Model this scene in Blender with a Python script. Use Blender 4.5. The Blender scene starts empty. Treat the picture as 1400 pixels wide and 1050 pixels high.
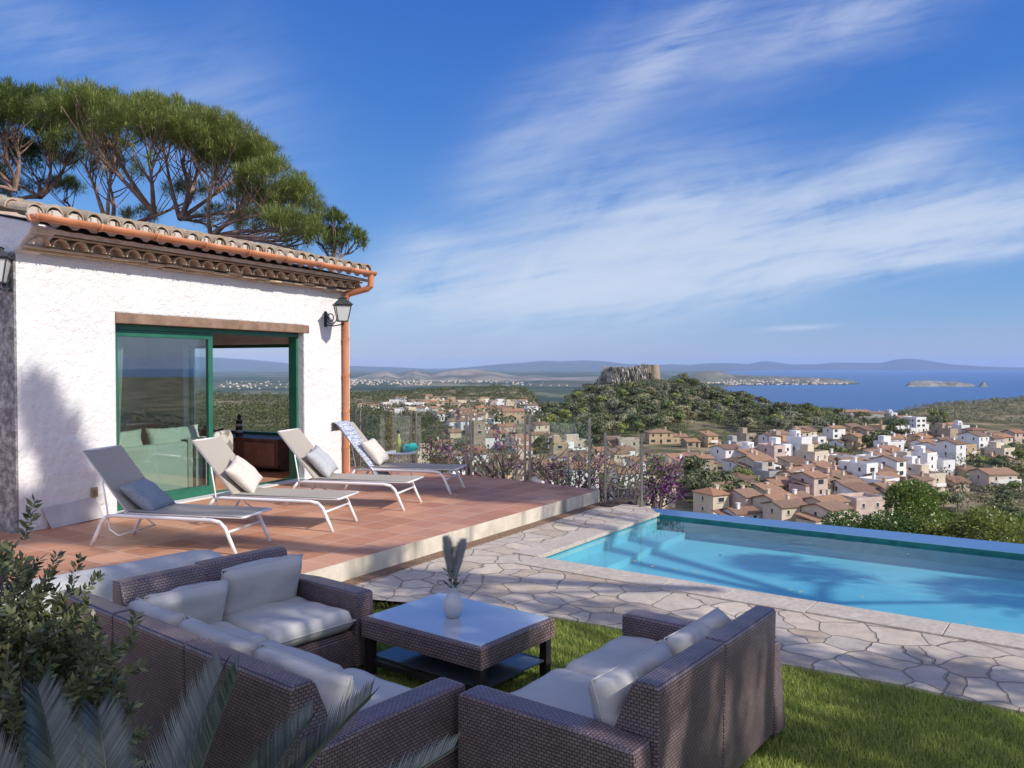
import bpy, bmesh, math, random
import numpy as np
from mathutils import Vector, Matrix
random.seed(7); np.random.seed(7)
R = math.radians
sc = bpy.context.scene
# ------------------------------------------------------------------ camera
F = 1132.0; EYE = 2.05; PITCH = math.atan(25 / F)
cd = bpy.data.cameras.new('camera'); cam = bpy.data.objects.new('camera', cd); sc.collection.objects.link(cam)
cam.location = (0, 0, EYE); cam.rotation_euler = (math.pi / 2 - PITCH, 0, 0)
cd.sensor_width = 36; cd.lens = 36 * F / 1400; cd.clip_start = 0.05; cd.clip_end = 200000
sc.camera = cam
# ------------------------------------------------------------------ light
SUN_EL = R(37); SUN_H = Vector((.88, -.475)).normalized()      # horizontal direction towards the sun
sd = bpy.data.lights.new('sun', 'SUN'); sun = bpy.data.objects.new('sun', sd); sc.collection.objects.link(sun)
SUN = Vector((SUN_H.x * math.cos(SUN_EL), SUN_H.y * math.cos(SUN_EL), math.sin(SUN_EL)))
sun.rotation_euler = SUN.to_track_quat('Z', 'Y').to_euler(); sun.location = (20, -12, 25)
sd.energy = 3.1; sd.angle = R(0.53); sd.color = (1.0, .94, .85)
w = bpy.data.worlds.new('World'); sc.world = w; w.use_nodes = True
nt = w.node_tree; nd = nt.nodes; lk = nt.links; nd.clear()
def N(t, **k):
    n = nd.new(t)
    for a, b in k.items():
        if a.startswith('i_'): n.inputs[int(a[2:])].default_value = b
        else: setattr(n, a, b)
    return n
sky = N('ShaderNodeTexSky', sky_type='NISHITA', sun_disc=False, sun_elevation=SUN_EL, altitude=250, air_density=1.0, dust_density=.2, ozone_density=4.0)
sky.sun_rotation = math.atan2(SUN_H.x, SUN_H.y)
tc = N('ShaderNodeTexCoord'); sep = N('ShaderNodeSeparateXYZ'); lk.new(tc.outputs['Generated'], sep.inputs[0])
def M(op, a, b=None, c=None):
    n = N('ShaderNodeMath', operation=op)
    for i, v in enumerate((a, b, c)):
        if v is None: continue
        if isinstance(v, (int, float)): n.inputs[i].default_value = v
        else: lk.new(v, n.inputs[i])
    return n.outputs[0]
yy = M('MAXIMUM', sep.outputs[1], .15); U = M('DIVIDE', sep.outputs[0], yy); V = M('DIVIDE', sep.outputs[2], yy)
front = M('GREATER_THAN', sep.outputs[1], .15)
def blob(u, v, ru, rv, ang, soft=1.0):           # soft cirrus bank in sky directions
    ca, sa = math.cos(R(ang)), math.sin(R(ang))
    du = M('SUBTRACT', U, u); dv = M('SUBTRACT', V, v)
    a = M('DIVIDE', M('ADD', M('MULTIPLY', du, ca), M('MULTIPLY', dv, sa)), ru)
    b = M('DIVIDE', M('SUBTRACT', M('MULTIPLY', dv, ca), M('MULTIPLY', du, sa)), rv)
    r = M('ADD', M('MULTIPLY', a, a), M('MULTIPLY', b, b))
    return M('MULTIPLY', M('POWER', 2.718, M('MULTIPLY', r, -1.8)), soft)
def streaks(ang, su, sv, scale, detail=8, dist=.6, seed=0):
    cmb = N('ShaderNodeCombineXYZ'); ca, sa = math.cos(R(ang)), math.sin(R(ang))
    lk.new(M('MULTIPLY', M('ADD', M('MULTIPLY', U, ca), M('MULTIPLY', V, sa)), su), cmb.inputs[0])
    lk.new(M('MULTIPLY', M('SUBTRACT', M('MULTIPLY', V, ca), M('MULTIPLY', U, sa)), sv), cmb.inputs[1])
    cmb.inputs[2].default_value = seed
    n = N('ShaderNodeTexNoise'); n.inputs['Scale'].default_value = scale; n.inputs['Detail'].default_value = detail
    n.inputs['Roughness'].default_value = .62; n.inputs['Distortion'].default_value = dist
    lk.new(cmb.outputs[0], n.inputs['Vector']); return n.outputs[0]
px2u = lambda px: (px - 700) / F
py2v = lambda py: (500 - py) / F
banks = [(880, 320, .22, .10, 12, 1.0), (1010, 350, .30, .07, 8, .9), (640, 400, .19, .045, 4, .9), (790, 395, .20, .05, 4, .8), (600, 345, .07, .03, 0, .6),
         (1180, 340, .26, .035, 14, .85), (1350, 300, .25, .035, 12, .9), (1330, 345, .26, .016, 8, .9), (1200, 235, .18, .04, 26, .5), (1290, 265, .15, .05, 10, .35),
         (900, 85, .14, .028, 42, .42), (830, 120, .22, .08, 38, .24), (1070, 60, .20, .06, 12, .34), (1180, 20, .12, .045, 12, .32), (700, 230, .12, .06, 52, .22),
         (120, 80, .3, .08, -25, .2), (1090, 448, .05, .004, 3, .75), (330, 200, .1, .2, 0, .12)]
acc = None
for (px, py, ru, rv, an, s) in banks:
    b = blob(px2u(px), py2v(py), ru, rv, an, s)
    acc = b if acc is None else M('ADD', acc, b)
s1 = streaks(12, 1.6, 7, 2.6, 9, .9, 1.3); s2 = streaks(38, 2, 4.5, 3.2, 9, .8, 4.1); s3 = streaks(8, 1.2, 16, 2.2, 6, .5, 7.7)
s4 = streaks(14, 3, 30, 3.0, 10, .4, 11.3)
tex = M('ADD', M('ADD', M('MULTIPLY', s1, .42), M('MULTIPLY', s2, .26)), M('ADD', M('MULTIPLY', s3, .27), M('MULTIPLY', s4, .2)))
mask = M('MULTIPLY', acc, M('MULTIPLY', M('MAXIMUM', M('SUBTRACT', tex, .42), 0), 6.5))
mask = M('MULTIPLY', M('SUBTRACT', 1, M('POWER', 2.718, M('MULTIPLY', mask, -1.15))), .9); mask = M('MULTIPLY', mask, front)
rear_fill = N('ShaderNodeMapRange'); rear_fill.inputs['From Min'].default_value = .1; rear_fill.inputs['From Max'].default_value = -.25; lk.new(sep.outputs[1], rear_fill.inputs['Value'])      # unseen white cloud added behind the camera to brighten the shade
bg = N('ShaderNodeBackground'); bg.inputs[1].default_value = .15
ss = N('ShaderNodeSeparateColor'); lk.new(sky.outputs[0], ss.inputs[0]); cc_ = N('ShaderNodeCombineColor')      # clear, deep Mediterranean blue
lk.new(M('MULTIPLY', M('POWER', ss.outputs[0], 1.295), .192), cc_.inputs[0]); lk.new(M('MULTIPLY', M('POWER', ss.outputs[1], .92), .43), cc_.inputs[1]); lk.new(M('MULTIPLY', M('POWER', ss.outputs[2], .445), 1.544), cc_.inputs[2])
mx = N('ShaderNodeMix', data_type='RGBA'); lk.new(mask, mx.inputs[0]); lk.new(cc_.outputs[0], mx.inputs[6]); mx.inputs[7].default_value = (3.1, 3.5, 4.2, 1)
m2 = N('ShaderNodeMix', data_type='RGBA'); lk.new(M('MULTIPLY', rear_fill.outputs[0], .52), m2.inputs[0]); lk.new(mx.outputs[2], m2.inputs[6]); m2.inputs[7].default_value = (6.0, 5.9, 6.8, 1); lk.new(m2.outputs[2], bg.inputs[0]); wo = N('ShaderNodeOutputWorld'); lk.new(bg.outputs[0], wo.inputs[0])
sc.view_settings.view_transform = 'Standard'; sc.view_settings.look = 'None'; sc.view_settings.gamma = 1; sc.view_settings.exposure = .5
sc.cycles.use_denoising = True; sc.cycles.max_bounces = 8; sc.cycles.transparent_max_bounces = 24; sc.cycles.caustics_reflective = False; sc.cycles.caustics_refractive = False
sc.cycles.volume_bounces = 1; sc.cycles.sample_clamp_indirect = 6
# ------------------------------------------------------------------ helpers
def G(px, py, z=0.0):
    """real point where the line of sight through a photo pixel meets height z"""
    d = Vector(((px - 700) / F, 1, 0)); t = (525 - py) / F
    d = Vector(((px - 700) / F, math.cos(PITCH) + t * math.sin(PITCH), -math.sin(PITCH) + t * math.cos(PITCH)))
    k = (z - EYE) / d.z
    return Vector((d.x * k, d.y * k, z))
def zat(py, Y): return EYE + (500 - py) / F * Y
COL = sc.collection
def link(name, me, parent=None):
    o = bpy.data.objects.new(name, me); COL.objects.link(o)
    if parent is not None: o.parent = parent
    return o
def tag(o, label=None, cat=None, group=None, kind=None):
    if label: o['label'] = label
    if cat: o['category'] = cat
    if group: o['group'] = group
    if kind: o['kind'] = kind
    return o
def empty(name, loc, rz, label, cat, group=None):
    o = bpy.data.objects.new(name, None); COL.objects.link(o); o.location = loc; o.rotation_euler = (0, 0, rz); o.empty_display_size = .1
    return tag(o, label, cat, group)
def copy_tree(o, parent=None):
    c = o.copy(); COL.objects.link(c)
    if parent is not None: c.parent = parent
    for ch in o.children: copy_tree(ch, c)
    return c
class MB:
    def __init__(s): s.v = []; s.f = []; s.m = []
    def add(s, vs, fs, mi=0):
        b = len(s.v); s.v += [tuple(p) for p in vs]; s.f += [tuple(i + b for i in f) for f in fs]; s.m += [mi] * len(fs)
    def box(s, x0, x1, y0, y1, z0, z1, mi=0, M4=None):
        vs = [Vector((x, y, z)) for z in (z0, z1) for y in (y0, y1) for x in (x0, x1)]
        if M4 is not None: vs = [M4 @ p for p in vs]
        s.add(vs, [(0, 2, 3, 1), (4, 5, 7, 6), (0, 1, 5, 4), (2, 6, 7, 3), (0, 4, 6, 2), (1, 3, 7, 5)], mi)
    def prism(s, poly, h0, h1, axis='z', mi=0):
        """poly: list of 2D points; extruded from h0 to h1 along axis"""
        n = len(poly)
        def mk(p, h): return (p[0], p[1], h) if axis == 'z' else ((h, p[0], p[1]) if axis == 'x' else (p[0], h, p[1]))
        vs = [mk(p, h0) for p in poly] + [mk(p, h1) for p in poly]
        s.add(vs, [tuple(range(n - 1, -1, -1)), tuple(range(n, 2 * n))] + [(i, (i + 1) % n, n + (i + 1) % n, n + i) for i in range(n)], mi)
    def tube(s, pts, r, n=8, mi=0, cap=True):
        pts = [Vector(p) for p in pts]; rs = r if isinstance(r, (list, tuple)) else [r] * len(pts)
        rings = []; up = None
        for i, p in enumerate(pts):
            d = (pts[min(i + 1, len(pts) - 1)] - pts[max(i - 1, 0)]).normalized()
            if up is None: up = Vector((0, 0, 1)) if abs(d.z) < .9 else Vector((1, 0, 0))
            a = d.cross(up).normalized(); up = a.cross(d).normalized()
            rings.append([p + (a * math.cos(2 * math.pi * k / n) + up * math.sin(2 * math.pi * k / n)) * rs[i] for k in range(n)])
        vs = [q for rg in rings for q in rg]
        fs = [(i * n + k, i * n + (k + 1) % n, (i + 1) * n + (k + 1) % n, (i + 1) * n + k) for i in range(len(pts) - 1) for k in range(n)]
        if cap: fs += [tuple(range(n - 1, -1, -1)), tuple((len(pts) - 1) * n + k for k in range(n))]
        s.add(vs, fs, mi)
    def lathe(s, prof, n=20, c=(0, 0, 0), mi=0, M4=None):
        vs = [Vector((c[0] + r * math.cos(2 * math.pi * k / n), c[1] + r * math.sin(2 * math.pi * k / n), c[2] + z)) for r, z in prof for k in range(n)]
        if M4 is not None: vs = [M4 @ p for p in vs]
        fs = [(i * n + k, i * n + (k + 1) % n, (i + 1) * n + (k + 1) % n, (i + 1) * n + k) for i in range(len(prof) - 1) for k in range(n)]
        fs += [tuple(range(n - 1, -1, -1)), tuple((len(prof) - 1) * n + k for k in range(n))]
        s.add(vs, fs, mi)
    def grid(s, fn, nu, nv, mi=0):
        vs = [fn(i / nu, j / nv) for j in range(nv + 1) for i in range(nu + 1)]
        s.add(vs, [(j * (nu + 1) + i, j * (nu + 1) + i + 1, (j + 1) * (nu + 1) + i + 1, (j + 1) * (nu + 1) + i) for j in range(nv) for i in range(nu)], mi)
    def mesh(s, name, mats, bevel=0, smooth=False, seg=2):
        me = bpy.data.meshes.new(name); me.from_pydata(s.v, [], s.f)
        for m in (mats if isinstance(mats, (list, tuple)) else [mats]): me.materials.append(m)
        me.polygons.foreach_set('material_index', s.m)
        if bevel:
            bm = bmesh.new(); bm.from_mesh(me)
            eg = [e for e in bm.edges if len(e.link_faces) == 2 and e.calc_face_angle(0) > .5]
            bmesh.ops.bevel(bm, geom=eg, offset=bevel, segments=seg, profile=.6, affect='EDGES', clamp_overlap=True)
            bm.to_mesh(me); bm.free()
        boxuv(me)
        if smooth: me.polygons.foreach_set('use_smooth', [True] * len(me.polygons))
        me.update(); return me
    def build(s, name, mats, parent=None, bevel=0, smooth=False, seg=2): return link(name, s.mesh(name, mats, bevel, smooth, seg), parent)
def boxuv(me):
    uv = me.uv_layers.new(name='UVMap'); nl = len(me.loops)
    if nl == 0: return
    co = np.empty(len(me.vertices) * 3); me.vertices.foreach_get('co', co); co = co.reshape(-1, 3)
    vi = np.empty(nl, dtype=np.int64); me.loops.foreach_get('vertex_index', vi)
    nf = len(me.polygons); no = np.empty(nf * 3); me.polygons.foreach_get('normal', no); no = np.abs(no.reshape(-1, 3))
    tot = np.empty(nf, dtype=np.int64); me.polygons.foreach_get('loop_total', tot)
    ax = np.repeat(np.argmax(no + np.array([.01, .005, 0]), axis=1), tot); c = co[vi]
    u = np.where(ax == 0, c[:, 1], c[:, 0]); v = np.where(ax == 2, c[:, 1], c[:, 2])
    uv.data.foreach_set('uv', np.stack([u, v], 1).ravel())
def quickmesh(name, V, Fc, mats, mi=None, smooth=False):
    """V (n,3) array, Fc (m,k) array"""
    me = bpy.data.meshes.new(name); n, (m, k) = len(V), Fc.shape
    me.vertices.add(n); me.vertices.foreach_set('co', np.asarray(V, dtype=np.float32).ravel())
    me.loops.add(m * k); me.loops.foreach_set('vertex_index', Fc.astype(np.int32).ravel())
    me.polygons.add(m); me.polygons.foreach_set('loop_start', np.arange(0, m * k, k, dtype=np.int32)); 
    for mm in (mats if isinstance(mats, (list, tuple)) else [mats]): me.materials.append(mm)
    if mi is not None: me.polygons.foreach_set('material_index', np.asarray(mi, dtype=np.int32))
    if smooth: me.polygons.foreach_set('use_smooth', [True] * m)
    me.update(calc_edges=True); me.validate(); return me
# ------------------------------------------------------------------ materials
class Mat:
    def __init__(s, name, color=(.5, .5, .5), rough=.6, spec=.5, metal=0):
        s.m = bpy.data.materials.new(name); s.m.use_nodes = True; s.t = s.m.node_tree; s.n = s.t.nodes; s.p = s.n['Principled BSDF']
        s.p.inputs['Base Color'].default_value = (*color, 1); s.p.inputs['Roughness'].default_value = rough
        s.p.inputs['Specular IOR Level'].default_value = spec; s.p.inputs['Metallic'].default_value = metal
        s.out = s.n['Material Output']; s.bump_in = None
    def node(s, t, **k):
        n = s.n.new(t)
        for a, b in k.items(): setattr(n, a, b)
        return n
    def link(s, a, b): s.t.links.new(a, b)
    def coord(s, kind='Object', scale=None, rot=None):
        c = s.node('ShaderNodeTexCoord').outputs[kind]
        if scale or rot:
            mp = s.node('ShaderNodeMapping'); s.link(c, mp.inputs[0])
            if scale: mp.inputs['Scale'].default_value = scale
            if rot: mp.inputs['Rotation'].default_value = rot
            c = mp.outputs[0]
        return c
    def noise(s, scale, detail=6, rough=.6, vec=None, dist=0, out=0):
        n = s.node('ShaderNodeTexNoise'); n.inputs['Scale'].default_value = scale; n.inputs['Detail'].default_value = detail
        n.inputs['Roughness'].default_value = rough; n.inputs['Distortion'].default_value = dist
        s.link(vec if vec is not None else s.coord(), n.inputs['Vector']); return n.outputs[out]
    def math(s, op, a, b=None):
        n = s.node('ShaderNodeMath', operation=op)
        for i, v in enumerate((a, b)):
            if v is None: continue
            if isinstance(v, (int, float)): n.inputs[i].default_value = v
            else: s.link(v, n.inputs[i])
        return n.outputs[0]
    def ramp(s, fac, stops):
        n = s.node('ShaderNodeValToRGB'); e = n.color_ramp.elements
        while len(e) < len(stops): e.new(.5)
        for i, (p, c) in enumerate(stops): e[i].position = p; e[i].color = (*c, 1) if len(c) == 3 else c
        s.link(fac, n.inputs[0]); return n.outputs[0]
    def mix(s, fac, a, b, mode='MIX'):
        n = s.node('ShaderNodeMix', data_type='RGBA', blend_type=mode)
        for i, v in ((0, fac), (6, a), (7, b)):
            if isinstance(v, (int, float)): n.inputs[i].default_value = v
            elif isinstance(v, tuple): n.inputs[i].default_value = (*v, 1)
            else: s.link(v, n.inputs[i])
        return n.outputs[2]
    def color(s, c): s.link(c, s.p.inputs['Base Color']); return s
    def bump(s, h, strength=.3, dist=.01):
        b = s.node('ShaderNodeBump'); b.inputs['Strength'].default_value = strength; b.inputs['Distance'].default_value = dist
        s.link(h, b.inputs['Height'])
        if s.bump_in is not None: s.link(s.bump_in, b.inputs['Normal'])
        s.bump_in = b.outputs[0]; s.link(b.outputs[0], s.p.inputs['Normal']); return s
def noisy(name, c1, c2, scale=4, rough=.7, bump=.2, bscale=40, bdist=.005, spec=.3, kind='Object', metal=0, lo=.35, hi=.65):
    m = Mat(name, c1, rough, spec, metal); v = m.coord(kind)
    m.color(m.ramp(m.noise(scale, 6, .6, v), [(lo, c1), (hi, c2)]))
    if bump: m.bump(m.noise(bscale, 4, .6, v), bump, bdist)
    return m.m
def leafmat(name, c1, c2, rough=.5, trans=.25, spec=.3, var=.35):
    m = Mat(name, c1, rough, spec)
    g = m.node('ShaderNodeNewGeometry'); oi = m.node('ShaderNodeObjectInfo')
    col = m.mix(g.outputs['Random Per Island'], c1, c2)
    big = m.noise(.35, 3, .6, g.outputs['Position'])
    col = m.mix(1.0, col, m.ramp(big, [(.3, (1 - var,) * 3), (.7, (1 + var * .6,) * 3)]), 'MULTIPLY')
    col = m.mix(1.0, col, m.ramp(oi.outputs['Random'], [(0, (.75, .82, .75)), (.5, (1, 1, 1)), (1, (1.35, 1.2, 1.0))]), 'MULTIPLY')
    m.color(col)
    if trans:
        t = m.node('ShaderNodeBsdfTranslucent'); m.link(col, t.inputs[0]); a = m.node('ShaderNodeMixShader'); a.inputs[0].default_value = trans
        m.link(m.p.outputs[0], a.inputs[1]); m.link(t.outputs[0], a.inputs[2]); m.link(a.outputs[0], m.out.inputs[0])
    return m.m
def two_sided(m, fr, ior):
    """a thin sheet reflects the same from both sides (no total internal reflection)"""
    g = m.node('ShaderNodeNewGeometry'); r = m.node('ShaderNodeMapRange'); r.inputs['To Min'].default_value = ior; r.inputs['To Max'].default_value = 1 / ior; m.link(g.outputs['Backfacing'], r.inputs['Value']); m.link(r.outputs[0], fr.inputs[0])
def glassmat(name, tint=(.9, .96, .93), refl=1.0, rough=0.0, ior=1.5, base=.0):
    m = Mat(name); tr = m.node('ShaderNodeBsdfTransparent'); tr.inputs[0].default_value = (*tint, 1)
    gl = m.node('ShaderNodeBsdfGlossy'); gl.inputs['Roughness'].default_value = rough; gl.inputs[0].default_value = (refl, refl, refl, 1)
    fr = m.node('ShaderNodeFresnel'); two_sided(m, fr, ior)
    a = m.node('ShaderNodeMixShader'); m.link(m.math('ADD', fr.outputs[0], base) if base else fr.outputs[0], a.inputs[0])
    m.link(tr.outputs[0], a.inputs[1]); m.link(gl.outputs[0], a.inputs[2]); m.link(a.outputs[0], m.out.inputs[0]); return m.m

# stucco
m = Mat('white_stucco', (.82, .81, .79), .9, .2); v = m.coord()
m.color(m.ramp(m.noise(1.3, 5, .6, v), [(.3, (.74, .72, .70)), (.7, (.80, .79, .78))]))
m.bump(m.math('MULTIPLY', m.noise(9, 6, .62, v), m.noise(1.1, 3, .6, v)), 1.0, .075); m.bump(m.noise(60, 3, .6, v), .4, .008); STUCCO = m.m
m = Mat('terrace_tile', (.45, .2, .12), .5, .35); v = m.coord('UV')
b = m.node('ShaderNodeTexBrick'); m.link(v, b.inputs['Vector']); b.offset = 0; b.inputs['Scale'].default_value = 1
b.inputs['Brick Width'].default_value = .37; b.inputs['Row Height'].default_value = .37; b.inputs['Mortar Size'].default_value = .006; b.inputs['Mortar Smooth'].default_value = .2; b.inputs['Bias'].default_value = -.1
b.inputs['Color1'].default_value = (.45, .20, .105, 1); b.inputs['Color2'].default_value = (.62, .33, .20, 1); b.inputs['Mortar'].default_value = (.60, .46, .36, 1)
n1 = m.noise(1.1, 6, .65, v); n2 = m.noise(14, 4, .6, v)
c = m.mix(.9, b.outputs[0], m.ramp(n1, [(.3, (.78, .80, .84)), (.7, (1.12, 1.08, 1.05))]), 'MULTIPLY'); c = m.mix(.5, c, m.ramp(n2, [(.35, (.88, .88, .88)), (.7, (1.1, 1.1, 1.1))]), 'MULTIPLY')
m.color(c); m.bump(b.outputs['Fac'], -.4, .004); m.bump(n2, .15, .004); TILE = m.m
# crazy paving
m = Mat('crazy_paving', (.5, .45, .38), .8, .3); v = m.coord('Object'); dn = m.noise(1.6, 3, .5, v, 0, 1)
vv = m.node('ShaderNodeVectorMath', operation='MULTIPLY_ADD'); m.link(dn, vv.inputs[0]); vv.inputs[1].default_value = (.42, .42, 0); m.link(v, vv.inputs[2])
vo = m.node('ShaderNodeTexVoronoi', feature='DISTANCE_TO_EDGE', voronoi_dimensions='2D'); vo.inputs['Scale'].default_value = 3.3; m.link(vv.outputs[0], vo.inputs['Vector'])
vc = m.node('ShaderNodeTexVoronoi', feature='F1', voronoi_dimensions='2D'); vc.inputs['Scale'].default_value = 3.3; m.link(vv.outputs[0], vc.inputs['Vector'])
edge = m.ramp(vo.outputs['Distance'], [(.014, (0, 0, 0)), (.034, (1, 1, 1))])
sp = m.node('ShaderNodeSeparateColor'); m.link(vc.outputs['Color'], sp.inputs[0])
st = m.ramp(sp.outputs[0], [(0, (.43, .35, .265)), (.35, (.55, .47, .375)), (.7, (.46, .41, .35)), (1, (.62, .53, .42))])
st = m.mix(.8, st, m.ramp(m.noise(7, 8, .7, v), [(.3, (.72, .7, .68)), (.65, (1.12, 1.1, 1.08))]), 'MULTIPLY')
m.color(m.mix(edge, (.31, .265, .215), st)); m.bump(edge, .9, .02); m.bump(m.noise(18, 6, .65, v), .5, .012); PAVE = m.m
m = Mat('coping_stone', (.55, .5, .43), .75, .3); v = m.coord()
m.color(m.mix(1., m.ramp(m.noise(2.2, 7, .7, v), [(.3, (.43, .37, .30)), (.7, (.56, .49, .41))]), m.ramp(m.noise(22, 5, .7, v), [(.35, (.8, .8, .8)), (.6, (1.08, 1.08, 1.08))]), 'MULTIPLY')); m.bump(m.noise(25, 6, .65, v), .4, .008); COPE = m.m
# stained cream render of the deck step
m = Mat('stained_render', (.6, .55, .45), .85, .2); v = m.coord('Object', (1, 1, 1))
n1 = m.noise(2.4, 6, .7, v); n2 = m.noise(1.0, 3, .5, m.coord('Object', (2.2, 2.2, .35)))
c = m.ramp(n1, [(.3, (.46, .40, .31)), (.55, (.64, .58, .47)), (.75, (.72, .67, .57))]); c = m.mix(m.ramp(n2, [(.52, (0, 0, 0)), (.64, (1, 1, 1))]), c, (.26, .24, .20)); m.color(c); m.bump(n1, .3, .01); STEP = m.m
GRAVEL = noisy('drain_gravel', (.14, .085, .055), (.3, .2, .13), 30, .95, .8, 60, .02)
m = Mat('pool_mosaic', (.2, .6, .68), .5, .3); v = m.coord(); m.color(m.ramp(m.noise(1.2, 4, .6, v), [(.3, (.22, .42, .50)), (.7, (.31, .52, .58))])); POOLT = m.m
m = Mat('pool_edge_tile', (.1, .3, .55), .3, .25); v = m.coord(); m.color(m.ramp(m.noise(.8, 3, .6, v), [(.3, (.055, .15, .32)), (.7, (.075, .18, .37))])); POOLE = m.m
m = Mat('water_surface'); m.n.remove(m.p); tr = m.node('ShaderNodeBsdfTransparent'); tr.inputs[0].default_value = (.66, .97, 1.0, 1)
gl = m.node('ShaderNodeBsdfGlossy'); gl.inputs['Roughness'].default_value = .02; fr = m.node('ShaderNodeFresnel'); two_sided(m, fr, 1.33)
bp = m.node('ShaderNodeBump'); bp.inputs['Strength'].default_value = .10; bp.inputs['Distance'].default_value = .03; m.link(m.noise(2.4, 4, .55, m.coord('Object'), .4), bp.inputs['Height'])
m.link(bp.outputs[0], gl.inputs['Normal']); m.link(bp.outputs[0], fr.inputs['Normal'])
a = m.node('ShaderNodeMixShader'); m.link(fr.outputs[0], a.inputs[0]); m.link(tr.outputs[0], a.inputs[1]); m.link(gl.outputs[0], a.inputs[2]); m.link(a.outputs[0], m.out.inputs[0]); WATER = m.m
m = Mat('lawn_base', (.1, .2, .04), .9, .1); m.color(m.ramp(m.noise(3, 5, .6), [(.3, (.09, .12, .03)), (.7, (.14, .17, .05))])); m.bump(m.noise(150, 3, .6), .6, .01); LAWNB = m.m
m = Mat('grass_blade', (.1, .2, .03), .55, .3); g = m.node('ShaderNodeNewGeometry'); m.color(m.mix(1., m.mix(g.outputs['Random Per Island'], (.26, .31, .06), (.54, .57, .17)), m.ramp(m.noise(2.2, 3, .6), [(.3, (.7, .75, .7)), (.7, (1.2, 1.15, 1.1))]), 'MULTIPLY'))
t = m.node('ShaderNodeBsdfTranslucent'); t.inputs[0].default_value = (.2, .36, .05, 1); a = m.node('ShaderNodeMixShader'); a.inputs[0].default_value = .3; m.link(m.p.outputs[0], a.inputs[1]); m.link(t.outputs[0], a.inputs[2]); m.link(a.outputs[0], m.out.inputs[0]); GRASS = m.m
# rattan weave
def weave(name, dark, light, w=.024, h=.0105):
    m = Mat(name, light, .38, .55); v = m.coord('UV')
    b = m.node('ShaderNodeTexBrick'); m.link(v, b.inputs['Vector']); b.offset = .5; b.inputs['Scale'].default_value = 1
    b.inputs['Brick Width'].default_value = w; b.inputs['Row Height'].default_value = h; b.inputs['Mortar Size'].default_value = h * .26; b.inputs['Mortar Smooth'].default_value = 1
    b.inputs['Color1'].default_value = (*light, 1); b.inputs['Color2'].default_value = (*[q * .72 for q in light], 1); b.inputs['Mortar'].default_value = (*dark, 1)
    m.color(m.mix(.8, b.outputs[0], m.ramp(m.noise(6, 3, .6, v), [(.3, (.8, .8, .8)), (.7, (1.2, 1.2, 1.2))]), 'MULTIPLY')); m.bump(b.outputs['Fac'], -1.0, .006); return m.m
RATTAN = weave('brown_rattan', (.012, .008, .009), (.235, .17, .175), .026, .0155)
RATTAN2 = weave('brown_rattan_rim', (.016, .010, .011), (.27, .195, .195), .03, .019)
m = Mat('sofa_fabric', (.5, .52, .52), .95, .15); v = m.coord(); m.color(m.ramp(m.noise(2.5, 4, .6, v), [(.3, (.44, .43, .41)), (.7, (.51, .50, .47))])); m.bump(m.noise(5, 3, .5, v), .5, .03); m.bump(m.noise(400, 2, .5, v), .3, .001); FABRIC = m.m
def fabric(name, c, c2=None, b=.3): return noisy(name, c, c2 or tuple(q * .85 for q in c), 60, .95, b, 300, .001, .1)
SLING = fabric('taupe_sling', (.42, .38, .32)); P_BLUE = fabric('grey_blue_cloth', (.30, .33, .37), (.20, .23, .27)); P_CREAM = fabric('cream_cloth', (.68, .62, .53)); P_GREY = fabric('light_grey_cloth', (.50, .50, .50), (.36, .37, .38))
WPAINT = Mat('white_powder_coat', (.78, .77, .75), .35, .5).m
DARKM = noisy('dark_wrought_iron', (.035, .04, .045), (.06, .065, .07), 20, .5, .2, 80, .003)
GREENP = noisy('green_lacquered_metal', (.018, .12, .075), (.03, .16, .10), 3, .35, .05, 40, .002, .5)
WOODL = noisy('weathered_wood', (.20, .125, .085), (.32, .21, .15), 5, .8, .5, 30, .01)
TERRA = noisy('terracotta_glaze', (.52, .19, .085), (.64, .27, .13), 3, .45, .15, 30, .004, .4)
m = Mat('old_roof_tile', (.4, .3, .2), .9, .2); v = m.coord(); g = m.node('ShaderNodeNewGeometry')
c = m.mix(g.outputs['Random Per Island'], (.36, .235, .15), (.50, .40, .29)); c = m.mix(m.ramp(m.noise(9, 6, .7, v), [(.42, (0, 0, 0)), (.62, (1, 1, 1))]), c, (.30, .27, .20)); m.color(c); m.bump(m.noise(25, 5, .65, v), .6, .015); RTILE = m.m
EAVET = noisy('eave_tile', (.48, .34, .23), (.62, .49, .35), 8, .9, .4, 30, .01)
STEEL = noisy('weathered_steel', (.30, .27, .22), (.42, .39, .33), 12, .35, .2, 60, .002, .5, 'Object', .8)
GLASSP = glassmat('railing_glass', (.90, .94, .93), .9, .01, 1.45, .02); DOORG = glassmat('door_glass', (.90, .95, .93), 1.0, 0, 1.5, .05); TABLEG_M = Mat('sky_toned_table_glass', (.42, .46, .52), .05, .9); TABLEG_M.p.inputs['Coat Weight'].default_value = .6; TABLEG = TABLEG_M.m  # table glass: reflected sky is put into its pale blue base colour
BLACKW = noisy('dark_leg_wood', (.012, .010, .012), (.03, .025, .025), 5, .5, .1)
CERAM = Mat('white_ceramic', (.50, .52, .53), .3, .5).m
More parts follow.
